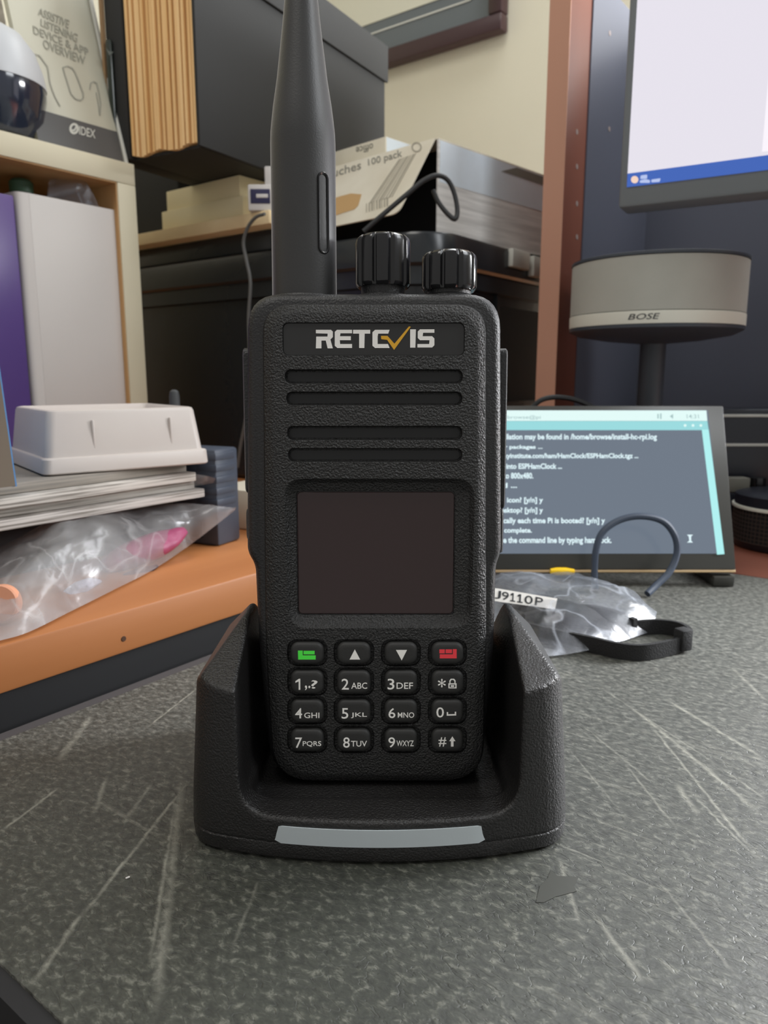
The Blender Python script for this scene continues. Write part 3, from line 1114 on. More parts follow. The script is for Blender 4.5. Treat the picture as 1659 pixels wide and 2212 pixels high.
# boxes on the right of the lid
pb = F(950, 470, .55)
MP = frame((pb.x - .002, pb.y, LIDZ + .0004), rad(-7))
t = thing('pouch_box', 'white printed carton of pouches with its front flap hanging open, on the tote', 'box', MP)
BH = F(925, 297, .55).z - LIDZ
BW, BD = .145, .175
th = .0012
MB().box(-BW, 0, 0, BD, BH - th, BH, .0004).build('top_panel', M['boxwhite'], t)
MB().box(-th, 0, .0, BD, 0, BH - th).build('side_panel', mat('layered_card', (238, 236, 232), .5, vary=((204, 202, 198), 260, (.05, .05, 1))), t)
MB().box(-BW, -BW + th, 0, BD, 0, BH - th).build('side_panel', M['boxwhite'], t)
MB().box(-BW + th, -th, BD - th, BD, 0, BH - th).build('back_panel', M['boxwhite'], t)
MB().box(-BW + th, -th, .02, .022, 0, BH - th).build('dark_sheet', M['black'], t, label='black sheet for the shaded inside')  # black sheet stands in for the shade inside the open carton
MB().prism([(.002, BH * .55), (BD - .003, BH * .55), (BD - .003, BH - .0015), (.002, BH - .0015)], 'x', .0, .0002).build('printed_band', M['boxblue'], t)
MB().prism([(.075, BH * .87), (.150, BH * .87), (.150, BH * .97), (.095, BH * .97)], 'x', .0002, .0004).build('printed_stripe', M['grey_ink'], t)
fl_len = BH + .001
FA = rad(33)
MFl = Matrix.Translation((0, -.0004, BH - .0006)) @ Matrix.Rotation(-FA, 4, 'X')
fo = round_poly([(-BW, 0), (-.002, 0), (-.004, -fl_len), (-BW, -fl_len)], [0, 0, .007, 0], 6)
mb = MB()
mb.prism(fo, 'y', -.0008, 0)
fob = mb.build('flap', M['boxwhite'], t, 35, 'open front flap with printed lettering')
fob.matrix_local = MFl
FM = MP @ MFl
fp = plane(FM, 1, -.0009)
EPS = (0, -.00012, 0)


def tquad(mb, txt, tl, tr, bl, br, fn):
    mb.text(txt, lambda x, y: fn(*(Vector(bl) * (1 - x) * (1 - y) + Vector(br) * x * (1 - y) + Vector(tl) * (1 - x) * y + Vector(tr) * x * y)))


mb = MB()
tquad(mb, 'pouches', (690, 374), (780, 347), (690, 397), (780, 371), fp)
tquad(mb, '100 pack', (795, 344), (868, 322), (796, 362), (869, 343), fp)
mb.thick(EPS)
mb.build('lettering', M['grey_ink'], fob, None)
mb = MB()
for k in range(8):
    f0, f1 = k / 8, (k + (.35 if k % 3 else .6)) / 8
    T = lambda f: Vector((862, 344)).lerp(Vector((902, 330)), f)
    B = lambda f: Vector((797, 440)).lerp(Vector((852, 424)), f)
    mb.poly([fp(*T(f0)), fp(*T(f1)), fp(*B(f1)), fp(*B(f0))])
for k in range(9):
    x = 791 + k * 5.5
    y = 440 - k * 1.6
    wd = 1.6 + (k % 3)
    mb.poly([fp(x, y), fp(x + wd, y - .4), fp(x + wd, y + 18), fp(x, y + 18.4)])
n = 22
ring = [(900 + 11 * math.cos(2 * PI * k / n), 318 + 11 * math.sin(2 * PI * k / n)) for k in range(n)]
rin2 = [(900 + 8 * math.cos(2 * PI * k / n), 318 + 8 * math.sin(2 * PI * k / n)) for k in range(n)]
for k in range(n):
    mb.poly([fp(*ring[k]), fp(*ring[(k + 1) % n]), fp(*rin2[(k + 1) % n]), fp(*rin2[k])])
mb.thick(EPS)
mb.build('print', mat('print_grey', (158, 152, 136), .8), fob, None)
mb = MB()
mb.poly([fp(u, v) for u, v in ((700, 436), (735, 424), (758, 418), (781, 420), (774, 444), (766, 452), (735, 462), (700, 474))])
mb.thick(EPS)
mb.build('torn_patch', M['torn'], fob, None, 'torn brown patch')

ps = F(833, 296, .62)
MO = frame((ps.x, ps.y, LIDZ + BH + .0006), rad(-7))
OH = max(.012, ps.z - LIDZ - BH)
t = thing('stationery_box', 'smaller white carton lying on top of the pouch carton, behind the antenna', 'box', MO)
MB().box(-.075, 0, 0, .055, 0, OH, .0005).build('carton', M['boxwhite'], t)
mb = MB()
fo2 = plane(MO, 1, -.0001)
tquad(mb, 'office', (806, 325), (769, 334), (806, 309), (769, 318), fo2)
mb.thick(EPS)
mb.build('lettering', M['grey_ink'], t, None)
MB().prism([(.001, .0005), (.054, .0005), (.054, OH - .0005), (.001, OH - .0005)], 'x', 0, .0002).build('lit_end', M['boxblue'], t)  # bluish white sheet painting the light on the carton's right end

pts = [F(u, v, d) for u, v, d in ((785, 500, .508), (810, 478, .508), (835, 457, .508), (880, 419, .508), (915, 390, .51), (945, 379, .513), (968, 390, .516), (982, 420, .516), (988, 455, .514), (983, 473, .512), (968, 463, .513), (948, 438, .515), (936, 412, .518))]
o = MB().tube(cr(pts, 6), .0016, 10).build('looped_cable', M['cable'])
tag(o, 'black cable curling in a loop in front of the open pouch carton', 'cable')

# framed picture on the back wall
pr = AX(1083, 62, 1, YB - .02)
MPi = frame((pr.x, YB - .0005, pr.z))
t = thing('framed_picture', 'picture in a dark wood frame with grey mat, high on the back wall', 'picture', MPi)
W_, H_, rw = .46, .36, .021
for nm, x0, x1, z0, z1 in (('a', -W_, 0, 0, rw), ('b', -W_, 0, H_ - rw, H_), ('c', -W_, -W_ + rw, rw, H_ - rw), ('d', -rw, 0, rw, H_ - rw)):
    MB().box(x0, x1, -.020, -.001, z0, z1, .003).build('frame_rail', M['framewood'], t)
mb = MB()
for d in (rw, rw + .030):
    x0, x1, z0, z1 = -W_ + d, -d, d, H_ - d
    for q in ((x0, x1, z0, z0 + .0018), (x0, x1, z1 - .0018, z1), (x0, x0 + .0018, z0, z1), (x1 - .0018, x1, z0, z1)):
        mb.box(q[0], q[1], -.0092, -.0078, q[2], q[3])
mb.build('white_line', M['silverline'], t, None)
MB().box(-W_ + rw * .8, -rw * .8, -.008, -.002, rw * .8, H_ - rw * .8).build('mat_board', M['matboard'], t)
MB().box(-W_ + rw + .045, -rw - .045, -.0090, -.0081, rw + .045, H_ - rw - .045).build('print', mat('print_cream', (205, 203, 184), .7), t)

# ------------------------------------------------------------------ left: bookcase and its contents
pk = F(290, 355, .58)
XB, YR, ZTOP = pk.x, pk.y, pk.z
BT = .0150
YLB = YR - .46
t = thing('bookcase', 'cream open-fronted bookcase cube on the wooden desk, holding binders', 'bookcase', frame((0, 0, 0)))
MB().box(XB - .25, XB, YLB, YR, ZTOP - BT, ZTOP, .0006).build('top_panel', M['cream'], t)
MB().box(XB - .25, XB, YR - BT, YR, DESK_Z + .0003, ZTOP - BT - .0001, .0006).build('side_panel', M['cream'], t)
MB().box(XB - .25, XB, YLB, YLB + BT, DESK_Z + .0003, ZTOP - BT - .0001, .0006).build('side_panel', M['cream'], t)
MB().box(XB - .25, XB, YLB + BT, YR - BT, DESK_Z + .0003, DESK_Z + BT, .0006).build('bottom_panel', M['cream'], t)
MB().box(XB - .25, XB - .245, YLB + BT, YR - BT, DESK_Z + BT, ZTOP - BT).build('back_panel', M['plywood'], t)
MB().box(XB - .244, XB - .0012, YR - BT - .0008, YR - BT, DESK_Z + BT, ZTOP - BT).build('inner_face', M['plywood'], t, label='bare wood inner side')
MB().box(XB - .244, XB - .0012, YLB + BT, YR - BT - .0009, ZTOP - BT - .0008, ZTOP - BT).build('inner_face', M['plywood'], t)

xw = XB - .005
wr, wl, wt_ = AX(252, 450, 0, xw).y, AX(62, 420, 0, xw).y, AX(150, 434, 0, xw).z
t = thing('ring_binder', 'white ring binder standing in the bookcase, next to its right side', 'binder', frame((0, 0, 0)))
z0 = DESK_Z + BT + .0004
MB().box(xw - .0025, xw, wl, wr, z0, wt_, .0006).build('cover', M['white'], t)
MB().box(xw - .034, xw - .0315, wl, wr, z0, wt_, .0006).build('cover', M['white'], t)
mb = MB()
mb.prism(round_poly([(xw - .034, wl + .002), (xw - .034, wl - .010), (xw - .001, wl - .008), (xw - .0002, wl + .002)], [0, .006, .006, 0], 6), 'z', z0, wt_)
mb.build('spine', M['white'], t)
MB().box(xw - .0312, xw - .0028, wl + .004, wr - .004, z0 + .002, wt_ - .006).build('pages', M['paper'], t)
t = thing('ring_binder', 'purple vinyl binder in the bookcase at the left edge of the photo', 'binder', frame((0, 0, 0)))
prr, pt2 = AX(36, 500, 0, xw).y, AX(8, 418, 0, xw).z
MB().box(xw - .003, xw, prr - .12, prr, z0, pt2, .001).build('cover', M['purple'], t)
pt3 = AX(10, 366, 0, xw - .03).z
MB().box(xw - .034, xw - .031, prr - .12, prr - .003, z0, min(pt3, ZTOP - BT - .004), .001).build('cover', M['purple'], t)
MB().box(xw - .031, xw - .003, prr - .005, prr - .0012, z0, pt2 - .002, .001).build('spine', M['purple'], t)
g = F(46, 405, (wl * math.cos(YAW) - (xw - .05) * math.sin(YAW)))
o = MB().lathe([(.006, z0 - .0), (.006, g.z - .004), (.0078, g.z - .004), (.0078, g.z + .003), (.006, g.z + .005)], (g.x, g.y, 0), 24).build('green_bottle', M['green'])
tag(o, 'small bottle with a green cap behind the white binder', 'bottle')


def sheet(railA, railB, bulge, n=28, m=12, amp=.0016, seed=0.0, up=Vector((0, 0, 1))):
    """a crumpled film skin between two rails, bulging along up, plus its underside"""
    A, B = cr(railA, 8), cr(railB, 8)

    def at(C, t):
        f = t * (len(C) - 1)
        i = min(int(f), len(C) - 2)
        return C[i].lerp(C[i + 1], f - i)
    top, bot = [], []
    for i in range(n + 1):
        t_ = i / n
        a, b = at(A, t_), at(B, t_)
        r1, r2 = [], []
        for j in range(m + 1):
            s_ = j / m
            p = a.lerp(b, s_)
            e = math.sin(PI * s_) * math.sin(PI * min(1, max(0, t_ * .9 + .05)))
            nz = 1.2 * noise.noise(p * 34 + Vector((seed, 0, 0))) + 1.1 * (.4 - abs(noise.noise(p * 62 + Vector((0, seed, 0))))) + .5 * (.4 - abs(noise.noise(p * 150 + Vector((0, 0, seed)))))
            r1.append(p + up * (bulge * e + amp * nz * min(1, e * 3)))
            r2.append(p + up * (-.0004 * e))
        top.append(r1)
        bot.append(r2)
    mb = MB()
    mb.rings(top, caps=False, closed=False)
    mb.rings(bot, caps=False, closed=False)
    bmesh.ops.remove_doubles(mb.bm, verts=list(mb.bm.verts), dist=1e-5)
    return mb


cb = [AX(u, v, 0, xw - .012) for u, v in ((100, 424), (140, 431), (180, 438), (212, 444))]
ct = [AX(u, v, 0, xw - .020) for u, v in ((106, 388), (140, 376), (163, 371), (205, 432))]
zb_ = wt_ + .0006
for p in cb:
    p.z = zb_
o = sheet(cb, ct, .012, 20, 10, .002, 3.0, Vector((1, 0, 0))).build('clear_bag', M['film'], None, 60)
tag(o, 'crumpled clear plastic bag lying on top of the white binder', 'bag')

# leaflet in its sleeve, on the bookcase top
xq = XB - .012
l0, l1 = AX(84, 305, 0, xq).y, AX(268, 349, 0, xq).y
ML = frame((xq, l1, ZTOP + .0004), PI / 2, -rad(15), 0)
t = thing('leaflet', 'white hearing device leaflet with a grey foot band, leaning on the bookcase top', 'leaflet', ML)
LH, LW = .30, l1 - l0
lp = plane(ML, 1, -.0002)
MB().box(-LW, 0, 0, .005, 0, LH, .0004).build('cover', M['leaflet'], t)
za, zb2 = lp(84, 228).z, lp(246, 283).z
mb = MB()
mb.poly([Vector((-LW, -.0001, 0)), Vector((0, -.0001, 0)), Vector((0, -.0001, zb2)), Vector((-LW, -.0001, zb2))])
mb.thick((0, -.0002, 0))
mb.build('foot_band', M['leaflet_grey'], t, None, 'dark grey foot band')
lp = plane(ML, 1, -.0004)
mb = MB()
tquad(mb, 'ASSISTIVE', (84, 16), (150, 44), (82, 32), (148, 62), lp)
tquad(mb, 'LISTENING', (88, 40), (168, 74), (88, 56), (166, 92), lp)
tquad(mb, 'DEVICE & APP', (71, 55), (190, 104), (73, 73), (192, 122), lp)
tquad(mb, 'OVERVIEW', (92, 84), (184, 122), (94, 104), (184, 141), lp)
mb.thick(EPS)
mb.build('lettering', mat('pencil_grey', (146, 145, 132), .8), t, None)
mb = MB()


def outline_px(mb, pts, wpx=1.3, closed=True):
    P = [Vector(p) for p in pts]
    n_ = len(P)
    for i in range(n_ if closed else n_ - 1):
        a_, b_ = P[i], P[(i + 1) % n_]
        d_ = (b_ - a_).normalized()
        nn = Vector((-d_.y, d_.x)) * wpx
        mb.poly([lp(*(a_ + nn)), lp(*(b_ + nn)), lp(*(b_ - nn)), lp(*(a_ - nn))])


outline_px(mb, [(136, 146), (146, 143), (156, 147), (163, 158), (171, 178), (180, 202), (180, 212), (174, 217), (163, 214), (153, 202), (147, 182), (140, 160)])
outline_px(mb, [(194, 194), (196, 180), (202, 176), (209, 180), (214, 200), (218, 225), (216, 250), (213, 225), (208, 200)], 1.0, False)
outline_px(mb, [(56, 113), (85, 120), (103, 145), (108, 180), (118, 208), (130, 230)], 1.4, False)
mb.thick(EPS)
mb.build('drawing', mat('drawing_grey', (150, 149, 137), .8), t, None)
mb = MB()
tquad(mb, 'IDEX', (171, 272), (206, 281), (171, 290), (206, 299), lp)
nn_ = 14
outline_px(mb, [(160 + 8 * math.cos(2 * PI * k / nn_), 278 + 10 * math.sin(2 * PI * k / nn_)) for k in range(nn_)], 2.4)
outline_px(mb, [(156, 280), (160, 283), (165, 273)], 1.6, False)
mb.thick(EPS)
mb.build('logo', mat('logo_pale', (196, 196, 186), .6), t, None)
MB().box(.0008, .0035, -.0012, .006, 0, LH * .46, .0003).build('sleeve_edge', M['silverline'], t, label='bright plastic sleeve edge')

xd = XB - .030
pd = AX(6, 283, 0, xd)
dpt = pd.dot(FWD)
dr = 104 / FPX * dpt * .97
cpx = F(-18, 190, dpt)
t = thing('dome_device', 'round device, white above and glossy black below, at the bookcase top left edge', 'device', frame((cpx.x, cpx.y, ZTOP + .0003)))
zc = .036
MB().lathe([(dr * .45, 0), (dr * .70, .004), (dr * .90, zc * .45), (dr * .985, zc * .85), (dr * .985, zc)], (0, 0, 0), 48).build('lower_shell', M['smoke'], t)
MB().lathe([(dr, zc), (dr, zc + .002), (dr * .96, zc + .010), (dr * .84, zc + .022), (dr * .62, zc + .032), (dr * .3, zc + .038), (.0005, zc + .0395)], (0, 0, 0), 48).build('upper_shell', M['dome'], t)

o = MB().box(XB - .031, XB - .028, l1 + .0020, YR - .0006, ZTOP + .0003, ZTOP + .26).build('cardboard_sheet', M['kraft'])
tag(o, 'brown cardboard sheet standing behind the leaflet', 'cardboard')
g0, g1 = AX(214, 172, 0, XB - .020), AX(240, 84, 0, XB - .020)
t = thing('green_packet', 'dark green glossy packet with a pale mark, between leaflet and expanding file', 'packet', frame((0, 0, 0)))
MB().box(XB - .026, XB - .020, l1 + .0022, YR - .001, ZTOP + .0003, g1.z, .0015).build('packet_body', M['greenpack'], t)
gp = lambda u, v: AX(u, v, 0, XB - .0198)
mb = MB()
mb.poly([gp(229, 104), (gp(236, 112)), gp(246, 112), gp(236, 120)])
mb.thick((.0002, 0, 0))
mb.build('mark', mat('mark_grey', (110, 116, 110), .5), t, None)
pa = AX(22, 110, 0, XB - .085)
o = MB().box(-.016, .016, -.006, .006, 0, .30, .001).build('paper_wad', M['paper'])
tag(o, 'pale wad of folded papers at the photo top left corner', 'papers', None, frame((XB - .095, pa.y - .002, ZTOP + .0005), rad(60), -rad(2), -rad(6)))

# ------------------------------------------------------------------ left: on the wooden desk
bz = .0540
o = MB().box(-.46, -.337, .03, .254, DESK_Z + .0002, bz - .0004, .002).build('black_box', M['black'])
tag(o, 'low black box on the wooden desk under the magazines', 'box')
mcol = [(196, 190, 184), (176, 170, 162), (202, 196, 188), (150, 142, 132)]
lbl = ['lowest magazine of the stack under the white tray', 'second magazine from the bottom under the white tray', 'third magazine from the bottom under the white tray', 'topmost magazine, directly under the white tray']
mz = bz
for i in range(4):
    hh = .0047
    t = thing('magazine', lbl[i], 'magazine', frame((-.311 + [0, -.003, .001, -.004][i], .250 + [.004, 0, -.002, -.004][i], mz), rad([1.5, 0.4, 2.2, 1.0][i])), 'stacked magazines')
    MB().box(-.13, 0, -.215, 0, 0, hh - .0002, .0004).build('pages', mat('magazine_paper_%d' % i, mcol[i], .75, vary=((128, 122, 114), 900, (.02, .02, 1), .45, .6)), t)
    mz += hh
wA = [Vector(F(u, v, .385)) for u, v in ((398, 1030), (420, 1024), (445, 1028), (466, 1033))]
wB = [Vector(F(u, v, .392)) for u, v in ((398, 1050), (420, 1050), (440, 1047), (462, 1043))]
sheet(wA, wB, .003, 10, 5, .0012, 1.0, -FWD).build('wrapper', M['film_milky'], t, 50, 'loose plastic wrapper end')
wr_ = [o for o in COL.objects if o.name.startswith('wrapper')][0]
wr_.matrix_parent_inverse = t.matrix_world.inverted()

p0 = F(95, 1032, .33)
MT = frame((p0.x, p0.y, mz + .0004), rad(127 - 52))
t = thing('white_tray', 'white upturned plastic tray with a stepped rim, on the magazines', 'tray', MT)


def trect(d, z, r):
    return [(x, y, z) for x, y in rrect(d, d, .0805 - d, .075 - d, r, 6)]


mb = MB()
mb.rings([trect(*q) for q in ((.0006, 0, .004), (0, .0006, .004), (.0004, .0068, .004), (.0008, .0073, .004), (.0022, .0076, .004), (.0046, .0270, .004), (.0052, .0284, .004), (.0064, .0288, .004), (.0074, .0280, .003), (.0085, .0262, .003))])
mb.build('tray_body', M['tray'], t, 35)
for xx in (.0235, .061):
    MB().box(xx, xx + .0010, .0026, .007, .0078, .024, .0004).build('rib', M['tray'], t)

b0 = F(36, 1030, .298)
t = thing('blue_book', 'blue covered book standing on the magazines at the left photo edge', 'book', frame((b0.x, b0.y, mz + .0006), 0, 0, -rad(6)))
MB().box(-.12, -.0004, -.010, -.0092, 0, .062).build('cover', M['bluebook'], t)
MB().box(-.12, -.0004, -.0008, 0, 0, .062).build('cover', M['bluebook'], t)
MB().box(-.119, 0, -.0092, -.0008, 0.0002, .0612).build('pages', M['brownedge'], t, label='worn brown page edges')

nv = F(452, 1180, .395)
t = thing('navy_device', 'dark blue ribbed plastic device standing on the wooden desk beside the magazines', 'device', frame((nv.x, nv.y, DESK_Z + .0003), rad(12)))
DH = .0525
MB().box(-.026, .0065, 0, .020, 0, DH, .0015).build('device_body', M['navy'], t)
mb = MB()
for k in range(5):
    mb.box(-.006, .0072, -.0005, .016, .022 + k * .0062, .0256 + k * .0062, .0004)
mb.build('ribs', M['navy'], t)
MB().box(-.012, -.004, -.0006, .0002, .004, .013, .0003).build('socket', M['black'], t)
pw = F(376, 842, .46)
o = MB().lathe([(.0030, DESK_Z + .0003), (.0031, pw.z - .004), (.0026, pw.z - .001), (.0012, pw.z), (.0002, pw.z + .0002)], (pw.x, pw.y, 0), 20).build('grey_rod', mat('rod_grey', (70, 72, 74), .5))
tag(o, 'dark grey rounded rod standing behind the white tray', 'rod')
pcx = F(482, 1148, .445)
o = MB().box(-.01, .085, 0, .035, 0, .024, .001).build('pale_carton', M['offwhite'])
tag(o, 'low pale carton on the wooden desk, in front of the tote', 'carton', None, frame((pcx.x, pcx.y, DESK_Z + .0002), rad(8)))

# clear bag with its contents on the desk edge
zz = DESK_Z
front = [AX(u, v, 2, zz + .0012) for u, v in ((-70, 1436), (0, 1395), (60, 1366), (150, 1322), (240, 1277), (330, 1231))]
front = [Vector((min(p.x, DX - .002), p.y, p.z)) for p in front] + [F(395, 1188, .376), F(440, 1155, .380), F(508, 1102, .386)]
back = [AX(u, v, 0, -.330) for u, v in ((-70, 1212), (0, 1182), (70, 1145), (130, 1114), (230, 1101))] + [F(310, 1093, .384), F(385, 1087, .388), F(440, 1090, .388), F(507, 1100, .387)]
o = sheet(front, back, .013, 64, 24, .0042, 5.0, (Vector((1, -.4, .9))).normalized()).build('clear_bag', M['film_milky'], None, 50)
tag(o, 'clear plastic bag with pink and white contents lying on the wooden desk edge', 'bag')


def lump(name, pts, r, material, label, cat, amp=.25, fr=90, flat=.6):
    mb = MB()
    mb.tube(cr(pts, 6), r, 18, flat)
    for v_ in mb.bm.verts:
        d_ = noise.noise(v_.co * fr) + .5 * noise.noise(v_.co * fr * 2.3)
        v_.co += Vector((1, -.3, .5)) * (d_ * .003 * amp * 4)
    ob = mb.build(name, material, None, 60)
    tag(ob, label, cat)
    return ob


pkp = [F(u, v, d) for u, v, d in ((225, 1225, .340), (270, 1204, .347), (320, 1184, .355), (365, 1164, .363), (398, 1146, .369))]
lump('pink_pouch', pkp, lambda t_: .0105 * math.sin(PI * (.16 + .74 * t_)), M['pink'], 'pink pouch inside the clear bag on the desk', 'pouch', .15)
tp = [F(u, v, d) for u, v, d in ((120, 1318, .300), (150, 1290, .306), (185, 1262, .314), (215, 1255, .320))]
lump('white_tissue', tp, lambda t_: .0050 * math.sin(PI * (.15 + .75 * t_)), M['tissue'], 'crumpled white tissue inside the clear bag on the desk', 'tissue', .30, 160)
dk = [F(u, v, d) for u, v, d in ((200, 1290, .324), (255, 1262, .332), (300, 1240, .340), (340, 1222, .346))]
lump('dark_packet', dk, lambda t_: .0050 * math.sin(PI * (.12 + .8 * t_)), mat('plum', (58, 40, 52), .4), 'dark plum packet under the pink pouch in the clear bag', 'packet', .1)
cc = F(14, 1352, .268)
o = MB().lathe([(.0001, 0), (.0066, 0), (.0072, .0006), (.0072, .0036), (.0066, .0042), (.0001, .0042)], (0, 0, 0), 32).build('copper_disc', M['copper'])
tag(o, 'copper coloured round cap at the bag corner, left photo edge', 'cap', None, frame((cc.x, cc.y, max(cc.z, DESK_Z + .0075)), YAW, PI / 2 - rad(12)))

# ------------------------------------------------------------------ right: hutch, monitor, speaker
HX0 = DX + .0015
hp = AX(1167, 600, 0, HX0)
HY0 = hp.y
hx1 = AX(1210, 600, 1, HY0).x
HY1 = .70
t = thing('desk_hutch', 'tall reddish brown hutch with a dark back panel, on the computer desk', 'hutch', frame((0, 0, 0)))
MB().box(HX0, hx1, HY0, HY1 + .014, .0003, .40, .0008).build('side_panel', M['cherry'], t)
MB().box(HX0, hx1, HY0 - .0008, HY0 - .0001, .0003, .40).build('lit_edge', mat('lit_edge', (196, 146, 122), 0.45), t, label='front edge painted lighter for the light on it')  # lighter colour paints the light falling on the panel's front edge
MB().box(hx1 + .0001, hx1 + .0012, AX(1266, 300, 0, hx1).y, HY1 - .0002, .0005, .40).build('inner_face', M['slate'], t, label='inner side painted dark slate for its shade')  # slate sheet paints the shade on the deeper part of the side panel
MB().box(hx1 + .0002, .05, HY1, HY1 + .012, .0003, .40).build('back_panel', M['slate'], t, label='dark slate back panel')
MB().box(.0505, .068, HY1 - .12, HY1 + .014, .0003, .40).build('side_panel', M['cherry'], t)
sl = AX(1375, 500, 1, HY1)
MB().box(sl.x - .001, sl.x + .001, HY1 - .0004, HY1 + .001, AX(1375, 535, 1, HY1).z, AX(1375, 474, 1, HY1).z).build('seam', M['silverline'], t)
for u, v in ((1246, 285), (1246, 360), (1246, 440), (1246, 512), (1317, 72), (1316, 279)):
    px0 = hx1 if u < 1266 else hx1 + .0012
    p = AX(u, v, 0, px0)
    if p.y < HY1:
        MB().prism(rrect(p.y - .0018, p.z - .0018, p.y + .0018, p.z + .0018, .0017), 'x', px0, px0 + .0003).build('pin_hole', mat('hole', (150, 136, 130), .6), t)
pm = F(1335, 450, .47)
MM = frame((pm.x, pm.y, pm.z), rad(127 - 120.6))
t = thing('monitor', 'large monitor showing a white page above a blue taskbar', 'monitor', MM)
mp = plane(MM, 1, -.0006)
sc = mp(1354, 404)
MW, MH = .35, .205
MB().box(0, MW, 0, .022, 0, MH, .002).build('casing', M['bezel'], t)
MB().box(.10, MW - .08, .022, .05, .05, MH - .05, .006).build('rear_housing', M['bezel'], t)
tb = mp(1353, 375)
MB().box(sc.x, MW - sc.x, -.0006, .0002, tb.z, MH - sc.x).build('screen', M['screen_white'], t, None, 'bright white screen')
MB().box(sc.x, MW - sc.x, -.0006, .0002, sc.z, tb.z - .0001).build('taskbar', M['taskbar'], t, None, 'blue taskbar')
s2 = mp(1645, 340)
MB().box(s2.x, MW - sc.x - .02, -.0009, -.0006, tb.z + .002, MH - sc.x - .02).build('page_strip', M['screen_strip'], t, None)
mp2 = plane(MM, 1, -.0008)
mb = MB()
mb.poly([mp2(1371 + 8 * math.cos(2 * PI * k / 18), 388 + 8 * math.sin(2 * PI * k / 18)) for k in range(18)])
mb.thick((0, -.0001, 0))
mb.build('weather_icon', M['icon_peach'], t, None)
mb = MB()
for q in ([(1384, 379), (1398, 377), (1398, 386), (1383, 387)], [(1382, 390), (1394, 387), (1404, 389), (1404, 395), (1382, 395)], [(1407, 388), (1427, 385), (1425, 393), (1407, 394)]):
    mb.poly([mp2(*p) for p in round_poly(q, 2.0, 3)])
mb.thick((0, -.0001, 0))
mb.build('weather_text', M['icon_text'], t, None)
MB().box(MW / 2 - .02, MW / 2 + .02, .050, .056, MH / 2 - .03, MH / 2 + .03, .001).build('mount_plate', M['bezel'], t)
MB().box(MW / 2 - .008, MW / 2 + .008, .056, HY1 - pm.y - .022, MH / 2 - .008, MH / 2 + .008, .002).build('mount_arm', M['bezel'], t)

SD = .52
cS = F(1419, 620, SD)
rS = 174.5 / FPX * (SD * .99)
MSp = frame((cS.x, cS.y, 0), YAW)
t = thing('pedestal_speaker', 'grey fabric drum speaker on a dark post, below the monitor', 'speaker', MSp)
zs = lambda v: F(1419, v, SD - rS).z
zt0, zt1, zb0, zb1 = zs(697), zs(669), zs(545), zs(536)
MB().lathe([(rS * .97, zt1 + .0003), (rS, zt1 + .0005), (rS, zb0 - .0003), (rS * .985, zb0)], (0, 0, 0), 72).build('grille', M['grille'], t)
MB().lathe([(rS * 1.004, zt0), (rS * 1.006, zt0 + .0006), (rS * 1.006, zt1 - .0003), (rS, zt1)], (0, 0, 0), 72).build('trim_band', M['band'], t, label='silver band')
band = [o for o in COL.objects if o.name == 'trim_band'][0]
MB().lathe([(rS * .90, zb0 + .0002), (rS * 1.008, zb0 + .0002), (rS * 1.008, zb1 - .0005), (rS * .98, zb1), (.001, zb1 + .001)], (0, 0, 0), 72).build('top_cap', M['charcoal'], t)
MB().lathe([(.008, zt0 - .0105), (rS * .55, zt0 - .0085), (rS * .88, zt0 - .0055), (rS * 1.0, zt0 - .0022), (rS * 1.004, zt0 - .0002), (rS * .9, zt0 - .0001)], (0, 0, 0), 72).build('bottom_cap', M['charcoal'], t)
MB().lathe([(.0085, .006), (.0085, zt0 - .010)], (0, 0, 0), 32).build('post', M['charcoal'], t)
MB().lathe([(.036, .0003), (.036, .003), (.030, .006), (.009, .0075)], (0, 0, 0), 48).build('foot', M['charcoal'], t)
rr_ = rS * 1.0062
u0, u1 = 1368, 1424
mb = MB()
zc_, hh_ = (zt0 + zt1) / 2 + .0003, (zt1 - zt0) * .23


def cyl(x, y):
    X = (-112 + 54 * x + (y - .5) * 4) / FPX * (SD - rS)
    return Vector((X, -math.sqrt(rr_ * rr_ - X * X), zc_ + (y - .5) * 2 * hh_))


mb.text('BOSE', cyl)
mb.thick((0, -.0001, 0))
mb.build('lettering', M['black_ink'], band, None)

# ------------------------------------------------------------------ right: the little terminal screen
pD = F(1590, 1230, .405)
MD = frame((pD.x, pD.y, pD.z), YAW, -rad(20))
t = thing('terminal_screen', 'small tilted screen showing a dark terminal with white text, behind the radio', 'screen', MD)
dp = plane(MD, 1, -.0002)
DHt = dp(1548, 876).z
DWt = .172
MB().box(-DWt, 0, 0, .0035, 0, DHt, .0006).build('panel', M['lcd_bezel'], t)


def quad(name, pts, material, y, label=None):
    fn = plane(MD, 1, y)
    mb = MB()
    mb.poly([fn(*p) for p in pts])
    mb.thick((0, .00008, 0))
    return mb.build(name, material, t, None, label)


xL = -DWt + .006
fnD = plane(MD, 1, -.0002)


def hquad(name, v0, v1, uR0, uR1, material, y, label=None):
    a_, b_ = plane(MD, 1, y)(uR0, v0), plane(MD, 1, y)(uR1, v1)
    mb = MB()
    mb.poly([(xL, y, a_.z), (a_.x, y, a_.z), (b_.x, y, b_.z), (xL, y, b_.z)])
    mb.thick((0, .00008, 0))
    return mb.build(name, material, t, None, label)


